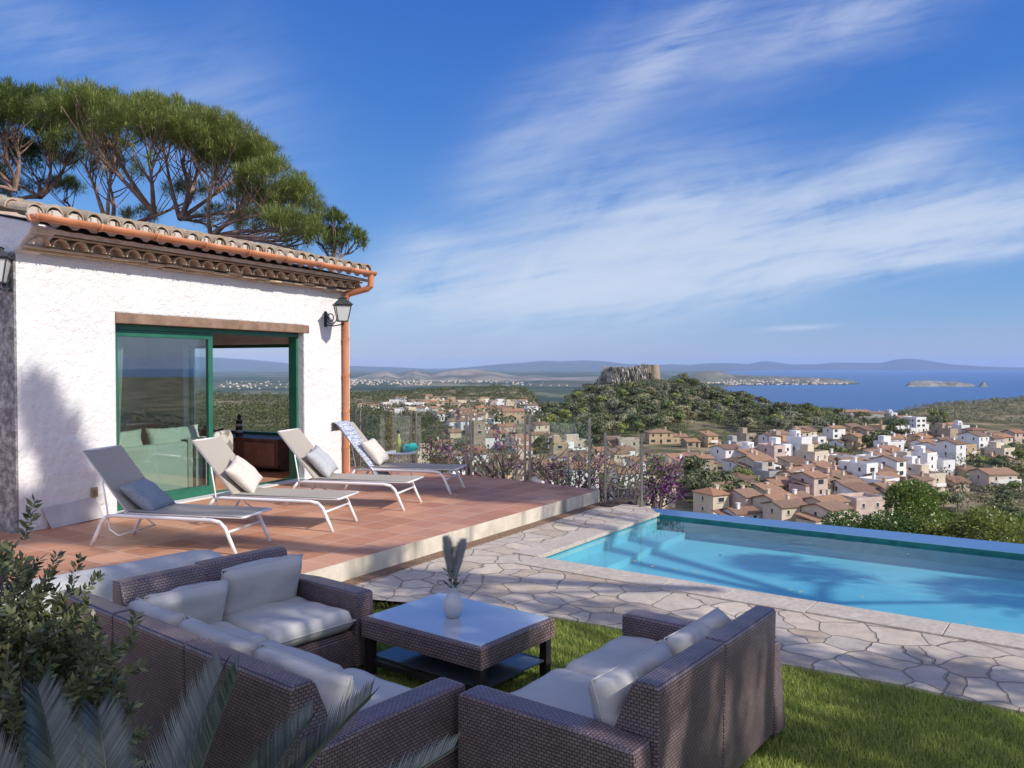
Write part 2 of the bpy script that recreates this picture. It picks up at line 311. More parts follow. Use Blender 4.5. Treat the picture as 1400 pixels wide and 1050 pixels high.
# ================================================================== LARGE STRUCTURE (near)
UV_U = Vector((.637, .771, 0)).normalized(); UV_V = Vector((.771, -.637, 0)).normalized()
def flat(name, pts, z, mat, thick=None, kind='structure', parent=None, frame=None):
    """flat polygon sheet (optionally a slab), modelled in a rotated local frame so its pattern follows the frame"""
    o3, rz = frame if frame else (Vector((0, 0, 0)), 0); R2 = Matrix.Rotation(-rz, 3, 'Z')
    p2 = [(R2 @ (Vector((p[0], p[1], 0)) - Vector((o3[0], o3[1], 0)))).to_2d() for p in pts]
    area = sum(p2[i].x * p2[(i + 1) % len(p2)].y - p2[(i + 1) % len(p2)].x * p2[i].y for i in range(len(p2)))
    if area < 0: p2.reverse()
    b = MB()
    if thick: b.prism([(p.x, p.y) for p in p2], -thick, 0)
    else: b.add([(p.x, p.y, 0) for p in p2], [tuple(range(len(p2)))])
    if isinstance(mat, list):
        b.m = [0 if i == 1 else 1 for i in range(len(b.m))]
    o = b.build(name, mat, parent); o.location = (o3[0], o3[1], z); o.rotation_euler = (0, 0, rz)
    if kind: o['kind'] = kind
    return o
# deck
edge = Vector((.537, .844, 0)).normalized(); dkrz = math.atan2(edge.y, edge.x)
C0 = Vector((1.31, 12.36, 0)); C1 = C0 - edge * 12.4
DECK = .19
flat('tiled_terrace', [C0, C1, (-10, 4.6), (-9, 13), (-6.8, 16.4), (-2.6, 15.15), (-.72, 14.02), (.26, 13.3)], DECK, [TILE, STEP], .45, frame=(C0, dkrz))
nrm = Vector((edge.y, -edge.x, 0))
flat('drain_strip', [C0 + nrm * .0, C1, C1 + nrm * .16, C0 + nrm * .16 - edge * .2], .012, GRAVEL, .05)
# pool
NL = Vector((.25, 8.82, 0)); NR = Vector((7.2, 3.84, 0)); BL = Vector((2.03, 11.45, 0)); BR = Vector((9.1, 6.62, 0))
OL = Vector((2.02, 11.98, 0)); OR = Vector((9.6, 7.25, 0)); WZ = -.042
lawn_curve = [(-1.9, 7.42), (-1.25, 7.1), (-.4, 6.98), (.32, 6.73), (.78, 6.46), (1.35, 6.03), (1.86, 5.66), (2.55, 5.25), (3.01, 4.875), (4.2, 3.9), (5.6, 2.9), (7.2, 1.4)]
cw = (NR - NL).normalized(); cn = Vector((cw.y, -cw.x, 0))      # towards the viewer
lw = (BL - NL).normalized(); ln = Vector((-lw.y, lw.x, 0))
pv = [tuple(C0.xy), (2.0, 12.05), tuple((BL + ln * .01).xy), tuple((NL).xy), tuple(NR.xy), (9, 2.6), (9, .6)] + lawn_curve[::-1] + [tuple((C0 - edge * 6.5).xy)]
flat('stone_paving', pv, 0, PAVE, .3)
b = MB(); rr = random.Random(3)                      # coping slabs round the pool
def slabs(P0, P1, out, wdt, l):
    d = (P1 - P0); L = d.length; d.normalize(); s = 0
    while s < L:
        e = min(L, s + l * rr.uniform(.7, 1.3)); a0 = P0 + d * (s + .004); a1 = P0 + d * (e - .004); w2 = wdt * rr.uniform(.92, 1.06)
        b.prism([(p.x, p.y) for p in (a0 - out * .03, a1 - out * .03, a1 + out * w2, a0 + out * w2)], -.03, .014 + rr.uniform(-.002, .002)); s = e
slabs(NL - lw * .03, NR, cn, .34, .85); slabs(NL + ln * .0, BL, ln, .30, .9)
tag(b.build('pool_coping', COPE, bevel=.006), kind='structure')
b = MB()
def wallq(P, Q, z0, z1, mi): b.add([(P.x, P.y, z0), (Q.x, Q.y, z0), (Q.x, Q.y, z1), (P.x, P.y, z1)], [(0, 1, 2, 3)], mi)
for P, Q in ((NL, NR), (NR, BR), (BR, BL), (BL, NL)): wallq(P, Q, -.34, -.012, 0)
b.add([(p.x, p.y, -.30) for p in (NL, NR, BR, BL)], [(0, 1, 2, 3)], 0)
for k, (dd, zz) in enumerate(((.42, -.215),)):    # entry steps across the left end
    p0, p1 = NL + cw * .02 - ln * 0, BL; q = [NL, NL - ln * dd, BL - ln * dd, BL]
    b.prism([(p.x, p.y) for p in q], -.299, zz, mi=0)
tag(b.build('pool_basin', [POOLT]), kind='structure')
b = MB(); fo = Vector((.565, .825, 0))
b.prism([(p.x, p.y) for p in (BL, BR, OR, OL)], -1.6, -.012)
tag(b.build('overflow_edge', [POOLE], bevel=.015), kind='structure')
flat('pool_water', [NL + ln * .02, NR, BR, BL], WZ, WATER)
b = MB()
iv = -(BR - BL).normalized(); iv = Vector((-iv.y, iv.x, 0)); iv = iv if iv.dot(NL - BL) > 0 else -iv
b.prism([(p.x, p.y) for p in (BL, BR, BR + iv * .03, BL + iv * .03)][::-1], -.2, -.006); tag(b.build('waterline_tiles', noisy('green_waterline_tile', (.015, .13, .12), (.03, .20, .18), 6, .2, 0)), kind='structure')
lf = leafmat('dry_floating_leaf', (.30, .22, .12), (.5, .42, .28), .6, .1); rl = random.Random(8); mlf = []
for q in range(3): bb = MB(); bb.add([(0, 0, 0), (.02, .012, .004), (.05, 0, .002), (.02, -.013, .003)], [(0, 1, 2, 3)]); mlf.append(bb.mesh('floating_leaf', lf))
LSP = [(870, 768), (890, 775), (905, 790), (925, 779), (952, 783), (960, 800), (1020, 768), (1085, 806), (1092, 810), (1240, 757), (1330, 855), (1345, 860), (1180, 815), (985, 760)]
for i, (a_, c_) in enumerate(LSP):
    o = link('floating_leaf', rl.choice(mlf)); o.location = G(a_, c_, WZ + .004); o.rotation_euler = (0, 0, rl.uniform(0, 6)); o.scale = (1.3,) * 3; tag(o, 'small dry leaf floating on the pool, ' + ['leftmost', 'second', 'third', 'fourth', 'fifth', 'sixth', 'seventh', 'eighth', 'ninth', 'tenth', 'eleventh', 'twelfth', 'thirteenth', 'rightmost'][sorted(LSP).index((a_, c_))] + ('' if sorted(LSP).index((a_, c_)) in (0, 13) else ' from the left'), 'leaf', 'dry leaves floating on the pool')
e = empty('drain_grate', G(842, 687, .004), math.atan2(edge.y, edge.x), 'dark slotted drain grate in the paving at the terrace corner', 'grate')
gb = MB(); gb.box(-.42, .42, -.13, .13, 0, .012); gb.build('grate_frame', noisy('dark_iron', (.03, .025, .02), (.07, .055, .045), 20, .6, .2), e)
gb = MB()
for k in range(16): gb.box(-.39 + k * .05, -.37 + k * .05, -.11, .11, .0125, .02)
gb.build('grate_bars', noisy('rusty_iron', (.10, .07, .05), (.16, .11, .08), 20, .6, .2), e)
b = MB(); rr = random.Random(11)
# lawn
flat('lawn', [(-9, -7), (9, -7), (9, .6)] + lawn_curve[::-1] + [tuple((C0 - edge * 6.4).xy), tuple((C1 + nrm * .05).xy), (-9, 2)], -.02, LAWNB, .4)
def inpoly(x, y, poly):
    c = np.zeros(len(x), bool); n = len(poly)
    for i in range(n):
        x0, y0 = poly[i][:2]; x1, y1 = poly[(i + 1) % n][:2]
        if y0 == y1: continue
        c ^= ((y0 > y) != (y1 > y)) & (x < (x1 - x0) * (y - y0) / (y1 - y0) + x0)
    return c
rng = np.random.default_rng(5)
n = 330000; x = rng.uniform(-1.9, 4.2, n); y = rng.uniform(2.3, 7.4, n)
lp = [(-1.9, 2.3), (6, 1.2), (7.2, 1.4)] + lawn_curve[::-1]
off = rng.normal(0, .03, n)
k = inpoly(x + off, y + off, lp) & (np.abs(x / y) < .66) & ~((x < -.3) & (y < 4.6)); x, y = x[k], y[k]; n = len(x)
hgt = rng.uniform(.022, .042, n); a = rng.uniform(0, 6.28, n); wd = .0028; le = rng.normal(0, .012, (n, 2)); zb = np.full(n, -.021)
V = np.stack([np.stack([x - wd * np.cos(a), y - wd * np.sin(a), zb], 1), np.stack([x + wd * np.cos(a), y + wd * np.sin(a), zb], 1), np.stack([x + le[:, 0], y + le[:, 1], zb + hgt], 1)], 1).reshape(-1, 3)
tag(link('grass', quickmesh('grass', V, np.arange(3 * n).reshape(-1, 3), GRASS)), 'short green artificial grass around the seating area', 'grass', kind='stuff')

# ================================================================== HOUSE   local: x along the facade, y into the house, z up from the terrace
WD = Vector((.437, .8995, 0)); HROT = math.atan2(.8995, .437)
house = empty('house', (-5.47, 9.15, DECK), HROT, 'white stuccoed house with terracotta tiled roof opening onto the raised terrace', 'house')
T0, T1, ZT, HL = 1.264, 4.79, 2.39, 6.0
b = MB(); n_ = 0
def stucco_panel(x0, x1, z0, z1, y=0, amp=.006):
    nx = max(1, int((x1 - x0) / .12)); nz = max(1, int((z1 - z0) / .12))
    b.grid(lambda u, v: (x0 + (x1 - x0) * u, y, z0 + (z1 - z0) * v), nx, nz)
WH = 3.2
b.prism([(0, -.3), (T0, -.3), (T0, ZT + .13), (T1, ZT + .13), (T1, -.3), (HL, -.3), (HL, WH), (0, WH)][::-1], 0, .3, 'y')
b.box(0, .3, .3, 5, -.3, WH); b.box(.3, HL, 4.7, 5, -.3, WH)
b.box(HL - .3, HL, .3, 1.1, -.3, WH); b.box(HL - .3, HL, 3.7, 4.7, -.3, WH); b.box(HL - .3, HL, 1.1, 3.7, -.3, .58); b.box(HL - .3, HL, 1.1, 3.7, 2.25, WH)
# end wall steps out to carry the eave
b.prism([(0, 3.10), (-.08, 3.14), (-.16, 3.22), (-.27, 3.30), (-.33, 3.37), (-.30, 3.41), (5, 4.5), (5, 3.1), (.02, 3.1)], -.03, .27, 'x')
b.build('wall', STUCCO, house, bevel=.02)
b = MB(); b.box(.3, HL - .3, .3, 4.7, 2.72, 2.78); b.build('ceiling', noisy('ceiling_plaster', (.42, .38, .34), (.5, .46, .42), 3), house)
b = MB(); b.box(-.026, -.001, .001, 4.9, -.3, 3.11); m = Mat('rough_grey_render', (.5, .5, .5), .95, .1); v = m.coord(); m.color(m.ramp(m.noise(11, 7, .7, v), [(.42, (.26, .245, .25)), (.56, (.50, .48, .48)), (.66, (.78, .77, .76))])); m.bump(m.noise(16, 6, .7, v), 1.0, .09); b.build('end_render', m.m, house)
# wooden lintel
b = MB(); rr = random.Random(2)
b.box(T0 - .0, T1 + .12, -.012, .28, ZT + .0, ZT + .13); b.build('lintel', WOODL, house, bevel=.012)
b = MB(); b.tube([(HL - .4, .5, 2.62), (HL + .32, .5, 2.58)], .06, 10); b.build('beam_end', WOODL, house)
# roof
b = MB()
def slope(y): return 3.445 + (y + .42) * .22
b.prism([(-.36, 3.36), (5.2, 3.36 + 5.56 * .22), (5.2, 3.36 + 5.56 * .22 - .06), (-.36, 3.31)], .0, HL + .10, 'x', 1)
rr = random.Random(9); sp_ = .24; nc = int((HL + .22) / sp_)
for i in range(nc + 1):
    xc = -.02 + i * sp_ + .0
    for r in range(6 if i else 14):
        y0 = -.385 + r * .34 + rr.uniform(-.02, .02); y1 = y0 + .42; j = rr.uniform(-.01, .01); rd0, rd1 = .108 + rr.uniform(-.008, .008), .088
        for (ca, cb, inv, dx, dz) in ((0, math.pi, 1, 0, .045), (math.pi, 2 * math.pi, -1, sp_ / 2, .095)):
            if inv < 0 and i == nc: continue
            vs = []; ns = 8
            for (yy_, rd) in ((y0, rd0 if inv > 0 else rd1), (y1, rd1 if inv > 0 else rd0)):
                for th in (0, 1):
                    for q in range(ns + 1):
                        an = ca + (cb - ca) * q / ns; rq = rd - th * .014
                        vs.append((xc + dx + j + rq * math.cos(an), yy_, slope(yy_) + dz + rq * math.sin(an) + (r * .0 + .012 * (yy_ == y0))))
            m1 = ns + 1; fs = []
            for q in range(ns): fs += [(q, q + 1, 2 * m1 + q + 1, 2 * m1 + q), (m1 + q, 3 * m1 + q, 3 * m1 + q + 1, m1 + q + 1), (q, m1 + q, m1 + q + 1, q + 1)]
            fs += [(0, 2 * m1, 3 * m1, m1), (ns, m1 + ns, 3 * m1 + ns, 2 * m1 + ns)]
            b.add(vs, fs, 0)
    b.lathe([(.098, 0), (.092, .02), (.0, .024)], 10, mi=2, M4=Matrix.Translation((xc, -.35, slope(-.42) + .04)) @ Matrix.Rotation(R(90), 4, 'X'))
roof = b.build('roof', [RTILE, EAVET, noisy('pale_mortar', (.45, .40, .34), (.6, .55, .48), 9, .95, .5)], house)
# eave cornice of corbelled tiles
b = MB()
for (z, o_) in ((3.13, .10), (3.155, .17)):
    x = .0
    while x < HL + .02:
        wd_ = .27; b.box(x + .004, min(x + wd_, HL + .05) - .004, -o_ - rr.uniform(0, .02), .1, z, z + .022, 0, Matrix.Rotation(rr.uniform(-.006, .006), 4, 'Y')); x += wd_
for (z, o_, ph) in ((3.19, .25, .05),):
    i = 0
    while i * .24 < HL:
        xc = i * .24 + .08 + ph; vs = []; ns = 6
        for yy_ in (-o_ - rr.uniform(0, .015), .1):
            for th in (0, .014):
                for q in range(ns + 1):
                    an = math.pi * q / ns; vs.append((xc + (.105 - th) * math.cos(an), yy_, z + (.10 - th) * math.sin(an)))
        m1 = ns + 1; fs = []
        for q in range(ns): fs += [(q, q + 1, 2 * m1 + q + 1, 2 * m1 + q), (m1 + q, 3 * m1 + q, 3 * m1 + q + 1, m1 + q + 1), (q, m1 + q, m1 + q + 1, q + 1)]
        b.add(vs, fs, 0); i += 1
    b.box(0, HL, -o_ + .12, .1, z, z + .10, 1)
b.box(0, HL + .02, -.27, .1, 3.292, 3.312, 0); b.box(0, HL, -.22, .1, 3.313, 3.345, 0)
b.build('eave_cornice', [EAVET, noisy('eave_mortar', (.36, .27, .19), (.50, .40, .29), 12, .95, .4)], house)
# gutter
b = MB()
def gutter(x0, x1, yc, zc, r):
    ns = 14; vs = []
    for xx in (x0, x1):
        for rq in (r, r - .006):
            for q in range(ns + 1):
                an = math.pi * (1 + q / ns) ; vs.append((xx, yc + rq * math.cos(an), zc + rq * math.sin(an) + (.008 if q in (0, ns) else 0)))
    m1 = ns + 1; fs = []
    for q in range(ns): fs += [(q, q + 1, 2 * m1 + q + 1, 2 * m1 + q), (m1 + q, 3 * m1 + q, 3 * m1 + q + 1, m1 + q + 1), (q, m1 + q, m1 + q + 1, q + 1), (2 * m1 + q, 2 * m1 + q + 1, 3 * m1 + q + 1, 3 * m1 + q)]
    fs += [(0, 2 * m1, 3 * m1, m1), (ns, m1 + ns, 3 * m1 + ns, 2 * m1 + ns)]; b.add(vs, fs)
GY, GZ = -.50, 3.47; x = -.12
while x < HL - .02:
    e = min(HL + .03, x + .78); gutter(x, e, GY, GZ, .066); gutter(x - .022, x + .022, GY, GZ, .075); x = e
b.box(-.125, -.115, GY - .06, GY + .06, GZ - .05, GZ)
gut = b.build('gutter', TERRA, house, smooth=True)
b = MB(); r_ = .052; xp = 5.80
b.tube([(HL - .07, GY, GZ - .05), (HL - .07, GY, GZ - .20)], r_, 12); b.tube([(HL - .07, GY, GZ - .17), (HL - .07, GY, GZ - .24), (HL - .09, GY + .06, GZ - .29), (xp + .02, -.12, 3.10), (xp, -.07, 3.02), (xp, -.07, 2.92)], r_, 12)
zz = 2.95
while zz > .0:
    z2 = max(0, zz - .62); b.tube([(xp, -.07, z2), (xp, -.07, zz)], [r_ * .94, r_], 12); b.tube([(xp, -.07, zz - .045), (xp, -.07, zz + .01)], r_ * 1.12, 12); zz = z2
b.build('downpipe', TERRA, house, smooth=False)
# sliding doors
XM = 2.98
def frame_rect(b, x0, x1, z0, z1, y0, y1, w, wb=None):
    wb = wb or w
    b.box(x0, x0 + w, y0, y1, z0, z1); b.box(x1 - w, x1, y0, y1, z0, z1); b.box(x0 + w, x1 - w, y0, y1, z0, z0 + wb); b.box(x0 + w, x1 - w, y0, y1, z1 - w, z1)
b = MB(); b.box(T0, T1, .12, .28, ZT - .07, ZT - .002); b.box(T0, T0 + .05, .12, .28, .03, ZT - .07); b.box(T1 - .05, T1, .12, .28, .03, ZT - .07); b.box(T0 + .05, T1 - .05, .14, .26, .0, .03)
b.build('door_frame', GREENP, house, bevel=.004)
b = MB(); b.box(T0 - .0, T1, -.05, .13, -.0, .022); b.build('door_sill', noisy('pale_sill', (.6, .6, .57), (.7, .7, .67)), house, bevel=.004)
for k, (x0, x1, y0) in enumerate(((T0 + .05, XM, .14), (T0 + .11, XM + .06, .205))):
    b = MB(); frame_rect(b, x0, x1, .03, ZT - .07, y0, y0 + .05, .085, .12); d = b.build('sliding_door', GREENP, house, bevel=.004)
    b = MB(); b.box(x0 + .085, x1 - .085, y0 + .02, y0 + .03, .15, ZT - .155); b.build('pane', DOORG, d)
b = MB(); frame_rect(b, 1.1, 3.7, .58, 2.25, 0, .06, .06); o = b.build('window_frame', GREENP, house); o.rotation_euler = (0, 0, R(90)); o.location = (HL - .1, 0, 0)
b = MB(); b.box(HL - .34, HL - .3, 1.0, 3.8, .54, .58); b.build('window_sill', WOODL, house)
# ------------------------------------------------------------------ things on the wall and in the room
def H2W(x, y, z): return house.matrix_world @ Vector((x, y, z)) if False else Vector((-5.47 + WD.x * x - WD.y * y, 9.15 + WD.y * x + WD.x * y, DECK + z))
def lantern(loc, rz, out, label):
    """origin on the wall; local -y is away from the wall"""
    e = empty('wall_lantern', loc, rz, label, 'lantern', 'wrought iron wall lanterns on the house')
    b = MB(); b.box(-.035, .035, -.012, 0, -.13, .13); b.lathe([(0, 0), (.045, .004), (.05, .02), (.0, .03)], 12, M4=Matrix.Translation((0, 0, .03)) @ Matrix.Rotation(R(90), 4, 'X')); b.build('wall_plate', DARKM, e, bevel=.004)
    b = MB(); sp = [(0, -.012 - .10 + .08 * math.cos(a) * (1 - a / 14), .02 + .08 * math.sin(a) * (1 - a / 14)) for a in [i * .4 for i in range(18)]]
    b.tube(sp, .010, 7); q = [(0, -.01, -.09), (0, -out * .5, -.115), (0, -out, -.09)]; b.tube(q, .011, 7); b.tube([(0, -.02, .0), (0, -.07, -.06), (0, -out * .45, -.09), (0, -out * .62, -.03), (0, -out * .7, .03)], .009, 7)
    b.tube([(0, -out, -.12), (0, -out, -.06)], [.012, .03], 8); b.build('bracket', DARKM, e)
    z0 = -.05; b = MB(); T = Matrix.Translation((0, -out, z0)) @ Matrix.Rotation(R(45), 4, 'Z')
    def ring(s, z, t, h): 
        for (x0, x1, y0, y1) in ((-s, s, -s, -s + t), (-s, s, s - t, s), (-s, -s + t, -s + t, s - t), (s - t, s, -s + t, s - t)): b.box(x0, x1, y0, y1, z, z + h, 0, T)
    ring(.085, 0, .015, .018); ring(.135, .26, .016, .016)
    for sx in (-1, 1):
        for sy in (-1, 1): b.tube([T @ Vector((sx * .078, sy * .078, .01)), T @ Vector((sx * .127, sy * .127, .265))], .008, 6)
    b.lathe([(.0, -.002), (.08, 0), (.08, .006)], 12, M4=T); b.build('lamp_frame', DARKM, e)
    b = MB(); s2 = math.sqrt(2); RT = T @ Matrix.Rotation(R(45), 4, 'Z')
    b.lathe([(.15 * s2, .274), (.155 * s2, .284), (.075 * s2, .36), (.065 * s2, .365), (.062 * s2, .385), (.075 * s2, .39), (.03, .41), (.012, .43), (.0, .44)], 4, M4=RT); b.build('lamp_roof', DARKM, e)
    b = MB(); b.lathe([(.076 * s2, .018), (.122 * s2, .262)], 4, M4=RT); g = b.mesh('lamp_glass', Mat('frosted_lantern_glass', (.60, .61, .59), .25).m); link('lamp_glass', g, e)
    b = MB(); b.lathe([(.0, .02), (.022, .03), (.022, .10), (.03, .13), (.028, .17), (.0, .19)], 10, M4=T); b.build('bulb', Mat('frosted_bulb', (.75, .73, .68), .4).m, e, smooth=True)
    return e
lantern(H2W(5.33, 0, 2.64), HROT, .36, 'black iron lantern on the sunlit front wall beside the terracotta downpipe')
lantern(H2W(-.031, .04, 2.80), HROT - R(90), .16, 'black iron lantern on the shaded end wall, cut by the left picture edge')
# leaning slab and socket
b = MB(); b.prism([(.33, 0), (1.02, .02), (.93, .29), (.26, .25)], 0, .02, 'y'); o = b.build('stone_slab', noisy('pale_marble', (.40, .38, .38), (.55, .53, .52), 3, .5, .1), bevel=.004)
o.location = H2W(0, -.09, 0); o.rotation_euler = (R(-15), 0, HROT); tag(o, 'pale stone slab leaning against the foot of the white wall', 'slab')
e = empty('wall_socket', H2W(.93, -.001, .33), HROT, 'small brass outdoor socket low on the white wall', 'socket')
b = MB(); b.box(-.04, .04, -.03, 0, -.06, .06); b.build('socket_box', noisy('brass', (.30, .23, .12), (.4, .3, .16), 30, .4, .1, 50, .001, .5), e, bevel=.006)
b = MB(); b.box(-.03, .03, -.04, -.031, -.045, .03); b.build('cover_flap', noisy('dark_brass', (.18, .14, .08), (.25, .2, .12), 30), e, bevel=.003)
# interior
def cushion(name, lx, ly, lz, mat, parent=None, n=14, p=2.6, wr=.012, seed=0, pinch=.10):
    """soft pillow: closed surface with thin edges and soft corners"""
    rg = np.random.default_rng(seed); ph = rg.uniform(0, 6, 6); vs = []; fs = []
    def P(u, v, s):
        x, y = 2 * u - 1, 2 * v - 1; t = ((1 - abs(x) ** p) * (1 - abs(y) ** p)); t = max(t, 0) ** .42
        k = 1 - pinch * (1 - x * x) * (abs(y) ** 6); k2 = 1 - pinch * (1 - y * y) * (abs(x) ** 6)
        wv = wr * (math.sin(5 * x + ph[0] + 3 * y) + math.sin(7 * y + ph[1]) * .7 + math.sin(11 * x * y + ph[2]) * .5) * t
        return (x * k2 * lx / 2, y * k * ly / 2, s * (lz / 2 * t + (.0)) + wv * (1 if s > 0 else .3))
    b = MB()
    for s in (1, -1):
        g0 = len(b.v); b.grid(lambda u, v, s=s: P(u, v, s), n, n)
        if s < 0: b.f = b.f[:n * n] + [tuple(reversed(f)) for f in b.f[n * n:]]
    me = b.mesh(name, mat, 0, True); bm = bmesh.new(); bm.from_mesh(me); bmesh.ops.remove_doubles(bm, verts=bm.verts, dist=.0005); bm.to_mesh(me); bm.free()
    o = link(name, me, parent)
    if mat is FABRIC:
        lp = [P(i / 16, 0, 1) for i in range(16)] + [P(1, i / 16, 1) for i in range(16)] + [P(1 - i / 16, 1, 1) for i in range(16)] + [P(0, 1 - i / 16, 1) for i in range(17)]
        b = MB(); b.tube(lp, .0045, 6, cap=False); b.build('piping', FABRIC, o, smooth=True)
    return o
e = empty('indoor_sofa', H2W(2.2, 1.0, 0), HROT + R(0), 'cream sofa inside the room behind the closed glass door', 'sofa')
cf = fabric('indoor_cream', (.82, .82, .74)); b = MB(); b.box(-1.0, 1.0, -.45, .45, .08, .42); b.build('base', cf, e, bevel=.04)
b = MB(); b.box(-1.0, 1.0, -.62, -.452, .08, .78); b.build('backrest', cf, e, bevel=.05)
for k in (-.5, .5):
    c_ = cushion('back_cushion', .95, .5, .2, cf, e, seed=k > 0); c_.location = (k, -.40, .75); c_.rotation_euler = (R(80), 0, 0)
b = MB(); b.grid(lambda u, v: (.52 + u * .5, -.640 if v < .5 else -.64 + (v - .5) * .4, .1 + v * 1.42 if v < .5 else .81 + .01 * math.sin(v * 30)), 12, 12)
m = Mat('striped_throw', (.6, .6, .55), .9); v = m.coord('Object'); sx = m.node('ShaderNodeSeparateXYZ'); m.link(v, sx.inputs[0]); m.color(m.ramp(m.math('FRACT', m.math('MULTIPLY', sx.outputs[0], 5.5)), [(.30, (.62, .62, .56)), (.31, (.05, .06, .06)), (.62, (.05, .06, .06)), (.63, (.62, .62, .56))]))
o = b.build('striped_throw', m.m); o.location = e.location; o.rotation_euler = e.rotation_euler; tag(o, 'cream throw with broad dark stripes hung over the indoor sofa', 'throw')
b = MB(); b.grid(lambda u, v: (1.36 + .32 * u * (.55 + .45 * v) , .36 + .035 * math.sin(u * 26) * (.6 + .4 * (1 - v)), .05 + v * 2.25), 40, 8)
o = b.build('curtain', leafmat('white_voile', (.75, .78, .74), (.75, .78, .74), .9, .4), smooth=True); o.location = H2W(0, 0, 0); o.rotation_euler = (0, 0, HROT); tag(o, 'white voile curtain gathered at the left of the glass door', 'curtain')
e = empty('sideboard', H2W(5.45, 2.4, 0), HROT, 'low dark brown sideboard beneath the far window of the room', 'sideboard'); DW = noisy('dark_room_wood', (.10, .05, .04), (.16, .09, .07), 5, .5, .1)
b = MB(); b.box(-.24, .24, -1.45, 1.2, .08, .56); b.build('cabinet', DW, e, bevel=.006)
for yv in (-1.3, -.4, .4):
    b = MB(); b.box(-.262, -.242, yv - .1, yv + .6, .12, .52); b.build('cabinet_door', noisy('room_wood_panel', (.19, .09, .07), (.25, .13, .1), 6), e, bevel=.004)
b = MB(); b.box(-.27, .25, -1.5, 1.25, .562, .59); b.build('top', DW, e)
def onboard(y, x=5.45): return H2W(x, y, .591)
e = empty('lighthouse_model', onboard(2.05), 0, 'small black and white striped model lighthouse on the sideboard', 'ornament')
m = Mat('banded_paint', (.6, .6, .6), .5); sx = m.node('ShaderNodeSeparateXYZ'); m.link(m.coord('Object'), sx.inputs[0]); m.color(m.ramp(m.math('FRACT', m.math('MULTIPLY', sx.outputs[2], 9)), [(.6, (.015, .015, .02)), (.61, (.5, .5, .5))]))
b = MB(); b.lathe([(.0, 0), (.07, 0), (.055, .27), (.075, .28), (.075, .295), (.0, .295)], 14); b.build('tower', m.m, e)
b = MB(); b.lathe([(.035, .296), (.035, .35), (.055, .352), (.0, .40)], 10); b.build('lamp_room', DARKM, e)
e = empty('boat_model', onboard(2.75), R(20), 'small dark model fishing boat standing left of the model lighthouse', 'ornament')
b = MB(); b.prism([(-.22, .10), (-.15, 0), (.15, 0), (.24, .12), (.1, .08)], -.05, .05, 'y'); b.build('hull', noisy('dark_red_wood', (.10, .02, .02), (.14, .03, .03)), e, bevel=.01)
b = MB(); b.box(-.12, .02, -.03, .03, .1, .17); b.tube([(.05, 0, .08), (.05, 0, .32)], .006, 5); b.tube([(-.16, 0, .1), (-.16, 0, .26)], .005, 5); b.tube([(-.16, 0, .25), (.05, 0, .31)], .003, 4); b.build('cabin_and_masts', DARKM, e)
e = empty('hide_chair', H2W(4.35, 1.7, 0), HROT + R(200), 'low chair draped in grey and white hide inside the open door', 'chair')
m = Mat('cow_hide', (.5, .5, .47), .9); m.color(m.ramp(m.noise(4, 4, .6), [(.47, (.62, .60, .55)), (.53, (.25, .23, .21))])); HIDE = m.m
b = MB(); b.box(-.33, .33, -.3, .3, .30, .40); b.build('seat', HIDE, e, bevel=.04); b = MB(); b.prism([(-.33, .38), (.33, .38), (.33, .66), (.22, .78), (-.22, .78), (-.33, .66)], .22, .32, 'y'); b.build('backrest', HIDE, e, bevel=.04)
for sx_ in (-1, 1):
    for sy_ in (-1, 1): b = MB(); b.tube([(sx_ * .27, sy_ * .24, .31), (sx_ * .3, sy_ * .27, 0)], [.025, .018], 8); b.build('leg', noisy('honey_wood', (.35, .16, .05), (.45, .22, .08)), e)
